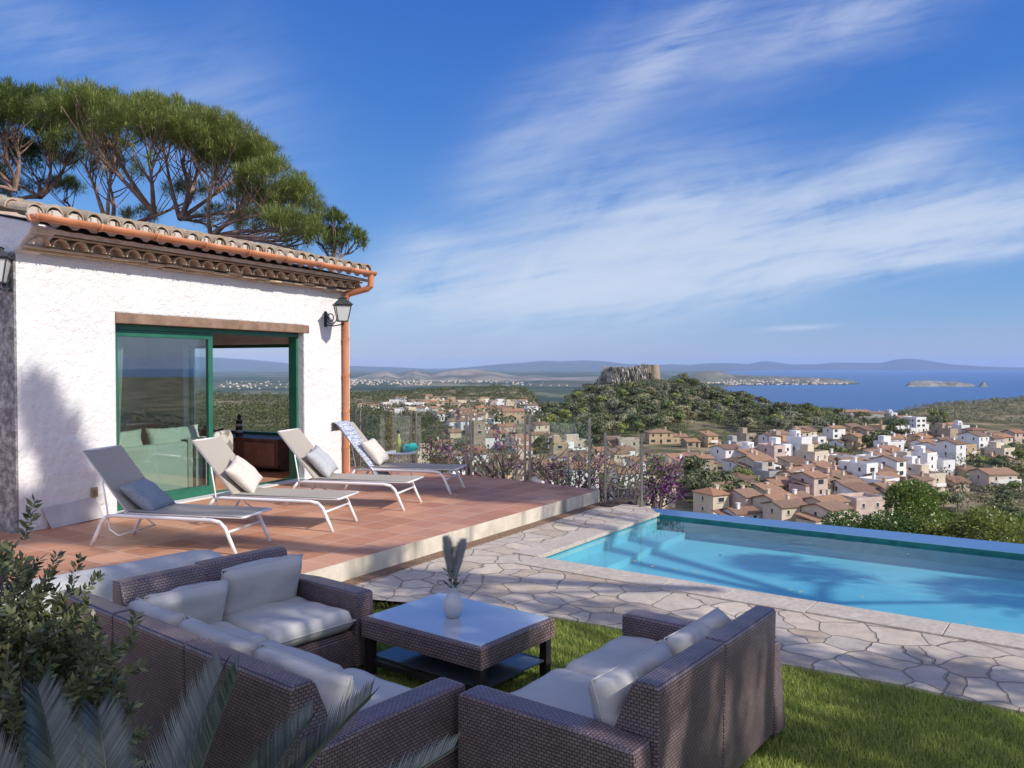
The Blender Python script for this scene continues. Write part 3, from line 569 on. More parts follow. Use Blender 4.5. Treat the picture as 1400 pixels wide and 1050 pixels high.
# ================================================================== TERRACE FURNITURE
LAX = Vector((.972, -.235, 0)); LROT = math.atan2(LAX.y, LAX.x)
def make_lounger():
    e = empty('sun_lounger', (0, 0, 0), LROT, 'x', 'sun lounger', 'sun loungers lined up on the terrace')
    W = .64; b = MB()
    def rail(y): return [(0, y, .0), (.06, y, .12), (.13, y, .26), (.19, y, .315), (.28, y, .33), (1.40, y, .33), (1.49, y, .315), (1.55, y, .26), (1.61, y, .13), (1.67, y, .0)]
    for i, y in enumerate((0, W)):
        pts = rail(y); b1 = MB(); b1.tube(pts[3:7], .019, 10); b.v += []; b.tube(pts[3:7], .0195, 10)
        for seg in (pts[:4], pts[6:]):
            l = MB(); l.tube(seg, .0195, 10); l.build('leg', WPAINT, e, smooth=True)
    b.tube([(1.57, 0, .215), (1.57, W, .215)], .014, 8); b.tube([(.24, 0, .325), (.24, W, .325)], .014, 8); b.tube([(1.0, 0, .325), (1.0, W, .325)], .014, 8)
    for y in (.06, W - .06): b.tube([(.36, y, .35), (1.72, y, .36)], .013, 8)
    b.tube([(1.72, .05, .36), (1.72, W - .05, .36)], .013, 8); b.tube([(.40, .06, .35), (.40, W - .06, .35)], .013, 8)
    b.build('frame', WPAINT, e, smooth=True)
    b = MB(); b.grid(lambda u, v: (.41 + 1.30 * u, .045 + (W - .09) * v, .371 - .018 * math.sin(math.pi * v) * math.sin(math.pi * min(u * 1.3, 1))), 16, 8)
    b.grid(lambda u, v: (.41 + 1.30 * u, .045 + (W - .09) * (1 - v), .363 - .018 * math.sin(math.pi * v) * math.sin(math.pi * min(u * 1.3, 1))), 16, 8); b.build('seat_sling', SLING, e, smooth=True)
    # backrest hinged at x=.40, rising to x=-.12, z=.98
    hx, hz, tx, tz = .40, .36, -.13, .975; b = MB()
    for y in (.05, W - .05): b.tube([(hx, y, hz), (tx, y, tz)], .013, 8)
    b.tube([(tx, .05, tz), (tx, W - .05, tz)], .013, 8); b.build('back_frame', WPAINT, e, smooth=True)
    b = MB()
    for o_ in (0, 1): b.grid(lambda u, v, o_=o_: (hx + (tx - hx) * u + .012 - .010 * o_ - .02 * math.sin(math.pi * v) * math.sin(math.pi * u), .035 + (W - .07) * (v if o_ == 0 else 1 - v), hz + (tz - hz) * u + .010 - .008 * o_ - .014 * math.sin(math.pi * v)), 12, 8)
    b.build('back_sling', SLING, e, smooth=True)
    b = MB()
    for y in (.03, W - .03): b.tube([(.12, y, .68), (.17, y, .40), (.20, y, .18), (.30, y, .12)], .009, 7)
    b.tube([(.30, .03, .12), (.30, W - .03, .12)], .009, 7); b.build('strut', WPAINT, e, smooth=True)
    return e
spots = [(-4.335, 8.49), (-3.63, 9.62), (-3.01, 10.97), (-2.50, 12.27)]
lbl = ['sun lounger nearest the camera, half in shade, with a dark grey-blue pillow', 'second sun lounger from the camera, in full sun, with a cream pillow',
       'sun lounger in front of the open door, with a light grey pillow', 'farthest sun lounger, patterned blue towel over its back, foot end in shade']
proto = make_lounger(); L = [proto] + [copy_tree(proto) for _ in range(3)]
for o, (x, y), t in zip(L, spots, lbl): o.location = (x, y, DECK); o['label'] = t
def LW(i, x, y, z):
    s = spots[i]; return Vector((s[0] + LAX.x * x - LAX.y * y, s[1] + LAX.y * x + LAX.x * y, DECK + z))
for i, (mt, t) in enumerate(((P_BLUE, 'dark grey-blue square pillow on the lounger nearest the camera'), (P_CREAM, 'cream square pillow on the second lounger from the camera'), (P_GREY, 'light grey square pillow on the lounger before the open door'), (P_CREAM, 'cream square pillow on the farthest lounger, beside the patterned towel'))):
    o = cushion('pillow', .46, .46, .15, mt, None, seed=i + 3, wr=.008); o.location = LW(i, .37 + (.0 if i else .02), .33, .56)
    o.rotation_euler = (Matrix.Rotation(LROT, 4, 'Z') @ Matrix.Rotation(R(50 if i else 38), 4, 'Y') @ Matrix.Rotation(R((8, 24, 14, 4)[i]), 4, 'Z')).to_euler()
    if i == 0: o.location = LW(0, .42, .33, .49)
    tag(o, t, 'pillow', 'square pillows on the sun loungers')
m = Mat('blue_patterned_cloth', (.5, .55, .65), .95, .1); v = m.coord('UV'); sx = m.node('ShaderNodeSeparateXYZ'); m.link(v, sx.inputs[0])
w1 = m.node('ShaderNodeTexWave'); w1.inputs['Scale'].default_value = 5; w1.inputs['Distortion'].default_value = 6; w1.inputs['Detail'].default_value = 3; w1.bands_direction = 'Y'; m.link(v, w1.inputs[0])
vo = m.node('ShaderNodeTexVoronoi'); vo.inputs['Scale'].default_value = 30; m.link(v, vo.inputs['Vector'])
m.color(m.ramp(m.math('ADD', m.math('MULTIPLY', w1.outputs[1], .6), m.math('MULTIPLY', vo.outputs[0], .5)), [(.3, (.24, .27, .36)), (.5, (.46, .48, .54)), (.62, (.64, .64, .66)), (.8, (.33, .36, .44))])); TOWEL = m.m
b = MB()
def tow(u, v):
    # drapes over the top of the backrest on the side nearest the camera
    y = -.05 + .46 * u + .012 * math.sin(v * 9)
    s = .34 + v * 1.30
    if s < .45: x, z = -.175 - .012 * math.sin(u * 9), .55 + s * .98 if s < .43 else .975
    elif s < .56: a = (s - .45) / .11 * math.pi; x, z = -.145 - .035 * math.cos(a), .985 + .03 * math.sin(a)
    else:
        k = (s - .56); x, z = -.105 + k * .66 + .02 + .012 * math.sin(u * 10 + v * 3), .985 - k * .80 + .012 * math.sin(u * 13)
    return (x, y, z)
b.grid(tow, 18, 44); o = b.build('beach_towel', TOWEL, smooth=True); o.location = (spots[3][0], spots[3][1], DECK); o.rotation_euler = (0, 0, LROT)
mo = o.modifiers.new('t', 'SOLIDIFY'); mo.thickness = .008; tag(o, 'blue and white patterned towel draped over the farthest lounger', 'towel')
# side table
tp = Vector((-1.80, 13.3, DECK)); e = empty('side_table', tp, 0, 'small round white side table beside the glass railing', 'table')
b = MB(); b.lathe([(0, .45), (.26, .45), (.27, .465), (.255, .472), (.0, .472)], 28); b.build('table_top', WPAINT, e)
for k in range(3): a = k * 2.09 + .5; b = MB(); b.tube([(.12 * math.cos(a), .12 * math.sin(a), .452), (.21 * math.cos(a), .21 * math.sin(a), 0)], .01, 7); b.build('leg', WPAINT, e)
e = empty('wine_bottle', tp + Vector((-.02, -.04, .473)), 0, 'tall pale green bottle with a stopper on the round side table', 'bottle')
b = MB(); b.lathe([(0, 0), (.042, .002), (.043, .19), (.018, .25), (.016, .30), (.0, .30)], 16); b.build('bottle_body', Mat('green_glass', (.30, .34, .10), .1, .7).m, e, smooth=True)
b = MB(); b.lathe([(.017, .301), (.02, .31), (.03, .335), (.02, .36), (.0, .365)], 10); b.build('stopper', DARKM, e)
b = MB(); b.lathe([(0, 0), (.036, 0), (.040, .11), (.036, .11), (.033, .006), (.0, .006)], 16); o = b.build('drinking_glass', glassmat('tumbler_glass', (.85, .9, .9), 1, .02, 1.45, .12), smooth=True); o.location = tp + Vector((.07, -.06, .473)); tag(o, 'clear tumbler beside the bottle on the side table', 'glass')
o = cushion('folded_cloth', .30, .17, .10, fabric('turquoise_cloth', (.05, .42, .38)), seed=6, wr=.02); o.location = tp + Vector((.13, .06, .525)); o.rotation_euler = (.1, -.25, .4); tag(o, 'turquoise cloth bundled on the round side table', 'cloth')
# ------------------------------------------------------------------ glass railings
def railing(posts, z0, label, zt=1.05, gap=.05, group=None, gl=.98):
    e = empty('glass_railing', (posts[0][0], posts[0][1], z0), 0, label, 'railing'); o0 = Vector((posts[0][0], posts[0][1], 0))
    for A, B in zip(posts[:-1], posts[1:]):
        A = Vector((*A, 0)) - o0; B = Vector((*B, 0)) - o0; d = (B - A).normalized(); L_ = (B - A).length; nn = Vector((-d.y, d.x, 0))
        for q in (A + d * gap, B - d * gap):
            b = MB(); b.tube([q, q + Vector((0, 0, zt))], .021, 10); b.lathe([(.04, 0), (.04, .012), (.022, .014)], 12, c=tuple(q)); b.lathe([(.024, 0), (.024, .012), (0, .016)], 10, c=(q.x, q.y, zt)); b.build('post', STEEL, e)
        b = MB(); R3 = Matrix.Translation(A) @ Matrix.Rotation(math.atan2(d.y, d.x), 4, 'Z'); b.box(gap + .03, L_ - gap - .03, -.005, .005, .07, gl, 0, R3); b.build('pane', GLASSP, e)
        for z in (.25, .8):
            for s_ in (gap + .012, L_ - gap - .046): b = MB(); b.box(s_, s_ + .034, -.014, .014, z, z + .05, 0, R3); b.build('clamp', STEEL, e)
    return e
railing([(-3.9, 15.55), (-2.80, 15.03), (-1.72, 14.5), (-.73, 13.98), (.25, 13.27), (1.20, 12.36)], DECK, 'glass railing with steel posts along the far edge of the tiled terrace')
railing([(1.36, 12.2), (1.90, 11.98)], .0, 'single low glass panel between two posts beside the pool corner', gl=1.0, gap=.02)
# ------------------------------------------------------------------ rattan seating
def frame_of(o, fy):
    fy = Vector((*fy, 0)).normalized(); return Vector((*o, 0)), math.atan2(-fy.x, fy.y)
def sofa(origin, fy, Lh, D, arms, mods, label, end_back=False, seats=None, seed=0, bc=.54):
    """local x along the back, y to the front. arms = (left?, right?), mods = [(x0, x1)] back panels"""
    o3, rz = frame_of(origin, fy); e = empty('rattan_sofa', o3, rz, label, 'sofa', 'brown rattan sofas around the coffee table'); AW, AH, BH = .15, .53, .735
    x0 = AW if arms[0] else 0; x1 = Lh - AW if arms[1] else Lh
    b = MB(); b.box(x0 + .002, x1 - .002, .03, D - .02, .04, .25); b.build('base', RATTAN, e, bevel=.012)
    b = MB(); b.box(x0 + .002, x1 - .002, .06, D - .035, .252, .275); b.build('seat_deck', RATTAN2, e)
    for k, a in enumerate(arms):
        if a:
            xa = 0 if k == 0 else Lh - AW; b = MB(); b.prism([(-.02, .03), (D, .03), (D, AH - .01), (D - .03, AH), (.3, AH), (.02, AH - .02)], xa, xa + AW, 'x'); arm = b.build('arm', RATTAN, e, bevel=.018)
            for yy_ in (.06, D - .06): b = MB(); b.box(xa + .04, xa + AW - .04, yy_ - .03, yy_ + .03, 0, .035); b.build('foot', BLACKW, arm)
    for (a, c) in mods:
        b = MB(); b.prism([(0, .04), (.30, .04), (.30, .28), (.115, BH - .02), (.095, BH), (.0, BH), (-.012, BH - .02)], a + .003, c - .003, 'x'); b.build('back_panel', RATTAN, e, bevel=.016)
    if end_back:
        b = MB(); b.prism([(0, .04), (.28, .04), (.28, .28), (.115, BH - .02), (.095, BH), (.0, BH)], .305, D - .01, 'y'); b.build('end_panel', RATTAN, e, bevel=.016)
    for k, (a, c) in enumerate(seats or mods):
        s = cushion('seat_cushion', c - a - .01, D - .24, .14, FABRIC, e, n=20, p=14, wr=.005, seed=seed + k, pinch=.008); s.location = ((a + c) / 2, .25 + (D - .26) / 2, .355)
        q = cushion('back_cushion', c - a - .03, .38, .16, FABRIC, e, n=18, p=7, wr=.012, seed=seed + k + 9, pinch=.025); q.location = ((a + c) / 2, .26, bc); q.rotation_euler = (R(72), 0, 0)
    return e
oa = Vector((-1.65, 6.18)) + UV_V.xy * .04
sA = sofa(oa, UV_V.xy, .81, .88, (False, False), [(.15, .808)], 'short brown rattan sofa end with one cushioned seat, beside the terrace step')
# its arm stands on the far (right-hand) side: local x=0
b = MB(); b.prism([(-.02, .03), (.88, .03), (.88, .52), (.85, .53), (.3, .53), (.02, .51)], 0, .148, 'x'); b.build('arm', RATTAN, sA, bevel=.018)
OBc = Vector((-.78, 3.27)); ob = OBc - UV_V.xy * 2.43
sofa(ob, UV_U.xy, 2.43, .88, (False, True), [(0, .70), (.70, 1.43), (1.43, 2.28)], 'long brown rattan corner sofa with its back to the camera, behind the sago palm', end_back=True, bc=.495, seats=[(.28, .85), (.85, 1.56), (1.56, 2.28)], seed=20)
# cushion against the corner's end panel
for o in COL.objects:
    if o.name.startswith('rattan_sofa') and 'corner' in o.get('label', ''): sB = o
q = cushion('back_cushion', .55, .38, .16, FABRIC, sB, n=18, p=7, wr=.012, seed=41, pinch=.025); q.location = (.28, .62, .50); q.rotation_euler = (Matrix.Rotation(R(-90), 4, 'Z') @ Matrix.Rotation(R(72), 4, 'X')).to_euler()
sofa((.50, 3.25), (-.797, .603), 1.69, .95, (True, True), [(.15, .845), (.845, 1.54)], 'two-seat brown rattan sofa with its tall back beside the lawn, facing the table', seed=60, bc=.50)
# coffee table
tcen = Vector((-.36, 5.455)); e = empty('coffee_table', (tcen.x, tcen.y, 0), math.atan2(-.625, .817), 'brown rattan coffee table with a glass top between the sofas', 'table')
lx, ly, zt = .515, .385, .38; b = MB()
for (a, c, d_, f_) in ((-lx, lx, -ly, -ly + .045), (-lx, lx, ly - .045, ly), (-lx, -lx + .045, -ly + .045, ly - .045), (lx - .045, lx, -ly + .045, ly - .045)): b.box(a, c, d_, f_, zt - .13, zt)
b.build('apron', RATTAN2, e, bevel=.008)
b = MB(); b.box(-lx + .03, lx - .03, -ly + .03, ly - .03, zt + .001, zt + .009); b.build('glass_top', TABLEG, e, bevel=.002)
for sx_ in (-1, 1):
    for sy_ in (-1, 1): b = MB(); b.box(sx_ * (lx - .045) - .028, sx_ * (lx - .045) + .028, sy_ * (ly - .045) - .028, sy_ * (ly - .045) + .028, 0, zt - .131); b.build('leg', BLACKW, e, bevel=.003)
b = MB()
for s_ in (-1, 1): b.box(-lx + .07, lx - .07, s_ * (ly - .05) - .02, s_ * (ly - .05) + .02, .07, .105)
b.build('lower_rail', BLACKW, e); b = MB(); b.box(-lx + .03, lx - .03, -ly + .08, ly - .08, .107, .115); b.build('glass_shelf', Mat('dark_shelf_glass', (.06, .07, .09), .12, .5).m, e)
# vase and dried flowers
vp = G(619, 843, .39); e = empty('vase', vp, 0, 'white ceramic vase standing on the glass coffee table', 'vase')
b = MB(); b.lathe([(0, 0), (.038, 0), (.045, .006), (.066, .05), (.07, .08), (.058, .12), (.034, .152), (.030, .17), (.040, .195), (.042, .20), (.034, .198), (.026, .175), (.0, .17)], 28); b.build('vase_body', CERAM, e, smooth=True)
e2 = empty('flower_arrangement', vp + Vector((0, 0, .18)), 0, 'two pale pampas plumes and small leaves arranged in the vase', 'flowers')
PL = leafmat('pampas_plume', (.50, .50, .50), (.72, .70, .68), .9, .2); GL = leafmat('small_leaf', (.05, .09, .04), (.12, .17, .08), .6, .2)
for (dx, dy, hh, s_) in ((-.045, .0, .33, 1), (.075, .01, .31, 2)):
    rg = np.random.default_rng(s_); n = 2300; t = rg.uniform(.18, 1, n); cen = np.stack([dx * t * 1.0, dy * t, t * hh], 1); r_ = .06 * np.sin(np.pi * (t - .12) / .95) ** .6; a = rg.uniform(0, 6.28, n)
    d = np.stack([np.cos(a) * .6, np.sin(a) * .6, np.full(n, 1.)], 1); d /= np.linalg.norm(d, axis=1)[:, None]; p0 = cen; p1 = cen + d * (r_ * rg.uniform(.5, 1.9, n))[:, None]; sd_ = np.stack([-np.sin(a), np.cos(a), 0 * a], 1) * .0034
    V = np.stack([p0 - sd_, p0 + sd_, p1], 1).reshape(-1, 3); o = link('plume', quickmesh('plume', V, np.arange(3 * n).reshape(-1, 3), PL), e2)
    b = MB(); b.tube([(0, 0, -.1), (dx * .4, 0, hh * .4), (dx, dy, hh * .95)], .0025, 5); b.build('stem', GL, o)
b = MB(); rg = random.Random(4)
for k in range(34):
    a = rg.uniform(0, 6.28); z = rg.uniform(.0, .11); r_ = rg.uniform(.02, .09); p = Vector((math.cos(a) * r_, math.sin(a) * r_, z + .02)); d = Vector((math.cos(a), math.sin(a), .5)).normalized(); s = d.cross(Vector((0, 0, 1))).normalized() * .010
    b.add([p - d * .02, p + s, p + d * .03, p - s], [(0, 1, 2, 3)])
for a in (2.9, 3.3, .2): b.tube([(0, 0, 0), (math.cos(a) * .06, math.sin(a) * .06, .06), (math.cos(a) * .11, math.sin(a) * .11, .05)], .002, 4)
b.build('leaf_sprig', GL, e2)
# pale rounded bench end behind the sofa
b = MB(); Lb = 1.9; prof = []
def bench(u, v):
    a = v * math.pi; k = min(1, (1 - u) * Lb / .28); k = math.sqrt(max(0, 1 - (1 - k) ** 2)); return (u * Lb, -.22 * math.cos(a) * (.35 + .65 * k), .10 + (.27 * (abs(math.sin(a)) ** .45)) * (.25 + .75 * k))
o = MB(); o.grid(bench, 40, 14); be = Vector((-2.36, 6.86, 0)); st = be - UV_U * Lb
e = empty('garden_bench', (st.x, st.y, DECK), math.atan2(UV_U.y, UV_U.x), 'long pale grey bench with rounded padded end, behind the left sofa on the terrace', 'bench')
o.build('padded_top', fabric('pale_canvas', (.50, .50, .48), (.42, .42, .41)), e, smooth=True); b.prism([(0, -.2), (Lb - .12, -.2), (Lb - .06, 0), (Lb - .12, .2), (0, .2)], 0, .11); b.build('plinth', STEP, e, bevel=.02)
# ================================================================== PLANTS NEAR THE CAMERA
def unit(a): return a / np.maximum(np.linalg.norm(a, axis=1, keepdims=True), 1e-9)
def leaves(name, C, Dr, size, mat, parent=None, aspect=.4, flat_up=0.0, seed=0, mi=None, shape='diamond'):
    """one leaf per centre: C centres, Dr pointing directions, size array"""
    rg = np.random.default_rng(seed); n = len(C); D = unit(Dr); rnd = rg.normal(size=(n, 3)); rnd[:, 2] += flat_up
    S = unit(np.cross(D, rnd)); s = np.broadcast_to(size, (n,))[:, None]
    if shape == 'diamond': V = np.stack([C, C + D * s * .5 + S * s * aspect * .5, C + D * s, C + D * s * .5 - S * s * aspect * .5], 1)
    else: V = np.stack([C - S * s * aspect * .5, C + S * s * aspect * .5, C + D * s], 1)
    k = V.shape[1]; me = quickmesh(name, V.reshape(-1, 3), np.arange(k * n).reshape(-1, k), mat); return link(name, me, parent) if parent is not False else me
def bez(p0, p1, p2, n=8): return [p0 * (1 - t) ** 2 + p1 * 2 * t * (1 - t) + p2 * t * t for t in [i / n for i in range(n + 1)]]
BARK = noisy('grey_bark', (.12, .09, .075), (.26, .21, .18), 12, .9, .6, 40, .01)
PBARK = noisy('pine_bark', (.20, .115, .085), (.36, .24, .19), 5, .9, .7, 14, .03)
# box-like shrub at the left
def shrub(name, loc, rx, ry, h, label, n=5200, seed=1, mat=None, size=(.022, .04), nb=26, cat='shrub'):
    e = empty(name, loc, 0, label, cat); rg = np.random.default_rng(seed); b = MB(); rr = random.Random(seed); tips = []
    for k in range(nb):
        a = rr.uniform(0, 6.28); q = rr.uniform(.25, 1); zt_ = h * rr.uniform(.45, 1.0) * (1 - .25 * q * q); p2 = Vector((math.cos(a) * rx * q, math.sin(a) * ry * q, zt_))
        pts = bez(Vector((rr.uniform(-.06, .06), rr.uniform(-.06, .06), 0)), Vector((p2.x * .5 + rr.uniform(-.1, .1), p2.y * .5, zt_ * .55)), p2, 7); b.tube(pts, [.012 * (1 - .1 * i) for i in range(8)], 5); tips += [(pts[i], (pts[i] - pts[i - 1]).normalized()) for i in range(3, 8)]
    b.build('stem', BARK, e)
    ns_ = max(330, n // 38); idx = rg.integers(0, len(tips), ns_); C = []; D = []
    for j in idx:
        p, d = tips[j]; q = np.array(p) + rg.normal(0, .09, 3) * [rx / .4, ry / .4, 1.0]
        if rg.random() < .65: u_ = unit(rg.normal(size=(1, 3)))[0]; q = u_ * rg.uniform(.55, 1.0) * [rx, ry, h * .52] + [0, 0, h * .46]; d = Vector(u_)
        sd_ = unit((rg.normal(0, .5, (1, 3)) + [[0, 0, .9]]) + np.array(d)[None])[0]
        m_ = n // ns_; t = np.linspace(0, rg.uniform(.08, .17), m_)[:, None]; cc = q + sd_ * t; a = rg.uniform(0, 6.28) + np.arange(m_) * 2.4
        ox = unit(np.cross(sd_, [0.3, .2, 1]))[None] if False else unit(np.cross(sd_, np.array([.3, .2, 1.]))[None]); oy = np.cross(sd_, ox[0])[None]
        C.append(cc); D.append(ox * np.cos(a)[:, None] + oy * np.sin(a)[:, None] + sd_ * .8)
    C = np.concatenate(C); D = np.concatenate(D); k = C[:, 2] > .05; leaves('foliage', C[k], D[k], rg.uniform(*size, k.sum()), mat, e, .42, seed=seed); return e
OLIVE = leafmat('glossy_small_leaf', (.09, .10, .05), (.29, .29, .14), .35, .2, .5)
shrub('evergreen_shrub', (-2.02, 3.0, -.02), .50, .50, 1.36, 'dense small-leaved evergreen shrub rising beside the long rattan sofa', 44000, 3, OLIVE, (.024, .05), 60)
# sago palm in the foreground
CYC = leafmat('sago_leaf', (.035, .048, .045), (.11, .13, .12), .3, .12, .7, .2)
e = empty('sago_palm', (-.86, 1.62, -.02), 0, 'sago palm with stiff blue-green feathery fronds in the foreground', 'palm')
b = MB(); b.lathe([(.13, 0), (.15, .12), (.14, .30), (.08, .42), (0, .45)], 16); b.build('trunk', noisy('scaly_bark', (.07, .05, .04), (.16, .12, .09), 30, .9, 1, 50, .02), e)
base = Vector((0, 0, .40)); rr = random.Random(21)
fr_specs = [(45, 945, 1.95), (128, 975, 2.0), (302, 915, 1.95), (322, 925, 1.8), (505, 958, 1.95), (425, 985, 1.9), (620, 1030, 1.95), (205, 1090, 1.5), (-60, 1000, 1.9), (560, 1075, 1.6)]
def frond(tip, up, nl=120, ll=.20, vfold=.5, wide=.0038):
    L0 = (tip - base).length; mid = base + (tip - base) * .45 + up; pts = bez(base, mid, tip, 26); f_ = MB(); f_.tube(pts, [.011 * (1 - .85 * i / 26) for i in range(27)], 5)
    P = np.array([tuple(p) for p in pts]); tt = np.linspace(.16, .995, nl); C, D, N_ = [], [], []
    for t in tt:
        i = min(25, int(t * 26)); fr_ = t * 26 - i; p = P[i] * (1 - fr_) + P[i + 1] * fr_; tg = P[i + 1] - P[i]; tg /= np.linalg.norm(tg)
        sd_ = np.cross(tg, [0, 0, 1.]); sd_ /= np.linalg.norm(sd_); nn = np.cross(sd_, tg)
        l = ll * (math.sin(math.pi * (.10 + .82 * t)) ** .7) * rr.uniform(.84, 1.08)
        for s in (-1, 1):
            d = sd_ * s * .75 + tg * (.50 + .5 * t) + nn * vfold; d /= np.linalg.norm(d); w_ = tg * wide
            tipb = p + d * l - nn * l * .06; q = len(f_.v); f_.add([tuple(p - w_), tuple(p + w_), tuple(p + d * l * .6 + w_ * .8), tuple(tipb), tuple(p + d * l * .6 - w_ * .8)], [(0, 1, 2, 3, 4)])
    return f_
for (px, py, Y) in fr_specs:
    tip = Vector(((px - 700) / F * Y, Y, zat(py, Y))) - Vector((-.86, 1.62, -.02)); f_ = frond(tip, Vector((rr.uniform(-.04, .04) - tip.x * .18, rr.uniform(-.02, .1), .10 + .12 * tip.length * .4)), ll=.15); f_.build('frond', CYC, e)
# pines: limbs and needle tufts
NEED = leafmat('pine_needle', (.10, .155, .04), (.32, .37, .12), .5, .25, .3, .25)
def tufts(name, P, parent, per=46, l=(.16, .30), wd=.05, seed=0, mat=None, up=.8, spread=.16):
    rg = np.random.default_rng(seed); C = np.repeat(np.array(P), per, 0); n = len(C); U_ = unit(rg.normal(size=(n, 3))); D = unit(U_ + [0, 0, up * .55]); C = C + U_ * spread * rg.uniform(.1, 1.1, (n, 1)) * [1, 1, .8]
    return leaves(name, C, D, rg.uniform(*l, n), mat or NEED, parent, wd / l[1], seed=seed, shape='tri')
def pine(loc, forks, pads, label, seed=0, name='stone_pine', per=46, trunk_r=.30, dens=1.0, group=None, inner=.3, pl=(.16, .30), wd=.05, spread=.16):
    """forks: points (local) the limbs start from; pads: (centre, rx, ry, rz, ntufts) foliage lobes"""
    e = empty(name, loc, 0, label, 'pine tree', group); rr = random.Random(seed); rg = np.random.default_rng(seed); b = MB(); T = []
    b.tube(bez(Vector((0, 0, -3)), Vector(forks[0]) * .5 + Vector((rr.uniform(-.3, .3), 0, 0)), Vector(forks[0]), 8), [trunk_r * (1 - .045 * i) for i in range(9)], 12); b.build('trunk', PBARK, e); b = MB()
    for (c, rx, ry, rz, nt_) in pads:
        c = Vector(c); nt_ = int(nt_ * dens); fk = Vector(min(forks, key=lambda q: (Vector(q) - c).length)); mid = fk + (c - fk) * .5 + Vector((rr.uniform(-.4, .4), rr.uniform(-.4, .4), -abs(c.z - fk.z) * .10)); hub = c - Vector((0, 0, rz * .8)); lim = bez(fk, mid, hub, 9)
        r0 = trunk_r * rr.uniform(.17, .28); b.tube(lim, [max(.03, r0 * (1 - .085 * i)) for i in range(10)], 7, cap=False)
        u = rg.normal(size=(nt_, 3)); u = unit(u); u[:, 2] = np.where(rg.random(nt_) < .88, np.abs(u[:, 2]), u[:, 2]); q = (rg.random(nt_) ** .22)[:, None]; P = u * q * [rx, ry, rz] + np.array(c); T.append(P)
        for k in range(int(6 + nt_ * .15)):
            t_ = Vector(P[rr.randrange(nt_)]); s_ = lim[rr.randrange(4, 10)]; m_ = s_ + (t_ - s_) * .5 + Vector((rr.uniform(-.25, .25), rr.uniform(-.25, .25), -.18)); bb = bez(s_, m_, t_, 5); b.tube(bb, [max(.012, r0 * .26 * (1 - .15 * i)) for i in range(6)], 4, cap=False)
    b.build('branch', PBARK, e); tufts('crown', np.concatenate(T), e, per, pl, wd, seed, spread=spread); return e
Yp = 21.0
def PP(px, py, Y=Yp): return Vector(((px - 700) / F * Y, Y, zat(py, Y)))
def local(o, lst): return [(tuple(p - o),) + t for p, t in lst]
o = PP(232, 330); o.z = 0
rr = random.Random(5)
pads = []
for (px, py, Y, rx, rz, nt_) in [(120, 165, 20, 1.1, .75, 70), (165, 175, 22, 1.1, .7, 70), (205, 185, 19.5, 1.1, .7, 75), (250, 190, 21, 1.2, .7, 85), (295, 205, 20, 1.15, .75, 80), (335, 235, 21, 1.1, .75, 75), (370, 262, 20, 1.0, .7, 65), (400, 290, 21, .85, .75, 60), (412, 325, 20.5, .65, .5, 35),
        (140, 150, 20.5, .6, .4, 30), (225, 165, 22.5, 1.2, .5, 60), (275, 180, 23, 1.2, .5, 60), (120, 205, 23, 1.0, .6, 40), (330, 215, 23, 1.1, .6, 50), (385, 310, 18.8, .6, .35, 22), (350, 312, 22, .8, .35, 26), (150, 232, 24, 1.0, .5, 26), (300, 300, 23.5, .8, .3, 20), (255, 265, 24, .7, .35, 18), (195, 300, 23.5, .5, .3, 12), (345, 275, 23.5, .7, .4, 22)]:
    pads.append((tuple(PP(px, py, Y) - o), rx, rx, rz, nt_))
forks = [tuple(PP(225, 322) - o), tuple(PP(212, 292, 20.8) - o), tuple(PP(248, 300, 21.3) - o), tuple(PP(290, 325, 20.7) - o), tuple(PP(150, 318, 21.5) - o)]
pine(o, forks, pads, 'big umbrella pine with branching limbs, rising behind the middle of the tiled roof', 3, per=165, pl=(.08, .16), wd=.018, spread=.20, dens=1.25)
o = PP(40, 330, 22); o.z = 0; pads = [(tuple(PP(px, py, Y) - o), rx, rx, rz, nt_) for (px, py, Y, rx, rz, nt_) in [(-60, 160, 22, 1.2, .8, 80), (-15, 165, 21, 1.1, .8, 80), (25, 160, 22, 1.1, .8, 85), (65, 165, 23, 1.1, .75, 80), (95, 185, 24, 1.0, .7, 60), (10, 215, 24, 1.1, .7, 50), (60, 225, 24.5, 1.0, .6, 40), (-30, 240, 22, .8, .5, 25), (90, 262, 25, .6, .35, 20), (20, 262, 24, .6, .35, 18)]]
pine(o, [tuple(PP(32, 290, 22) - o), tuple(PP(22, 262, 22) - o), tuple(PP(58, 270, 22.5) - o), tuple(PP(92, 300, 23) - o)], pads, 'umbrella pine at the left picture edge behind the roof, two reddish stems', 8, per=165, pl=(.08, .16), wd=.019, spread=.21, dens=1.25)
o = PP(462, 360, 24); o.z = 0; pads = [(tuple(PP(px, py, Y) - o), rx, rx, rz, nt_) for (px, py, Y, rx, rz, nt_) in [(452, 305, 24, .55, .38, 36), (478, 330, 24.3, .5, .42, 36), (440, 322, 24.4, .4, .3, 20), (455, 335, 24, .5, .3, 22)]]
pine(o, [tuple(PP(455, 365, 24) - o)], pads, 'small separate pine top showing beyond the right end of the roof', 12, per=90, trunk_r=.14, pl=(.08, .16), wd=.028, spread=.15)
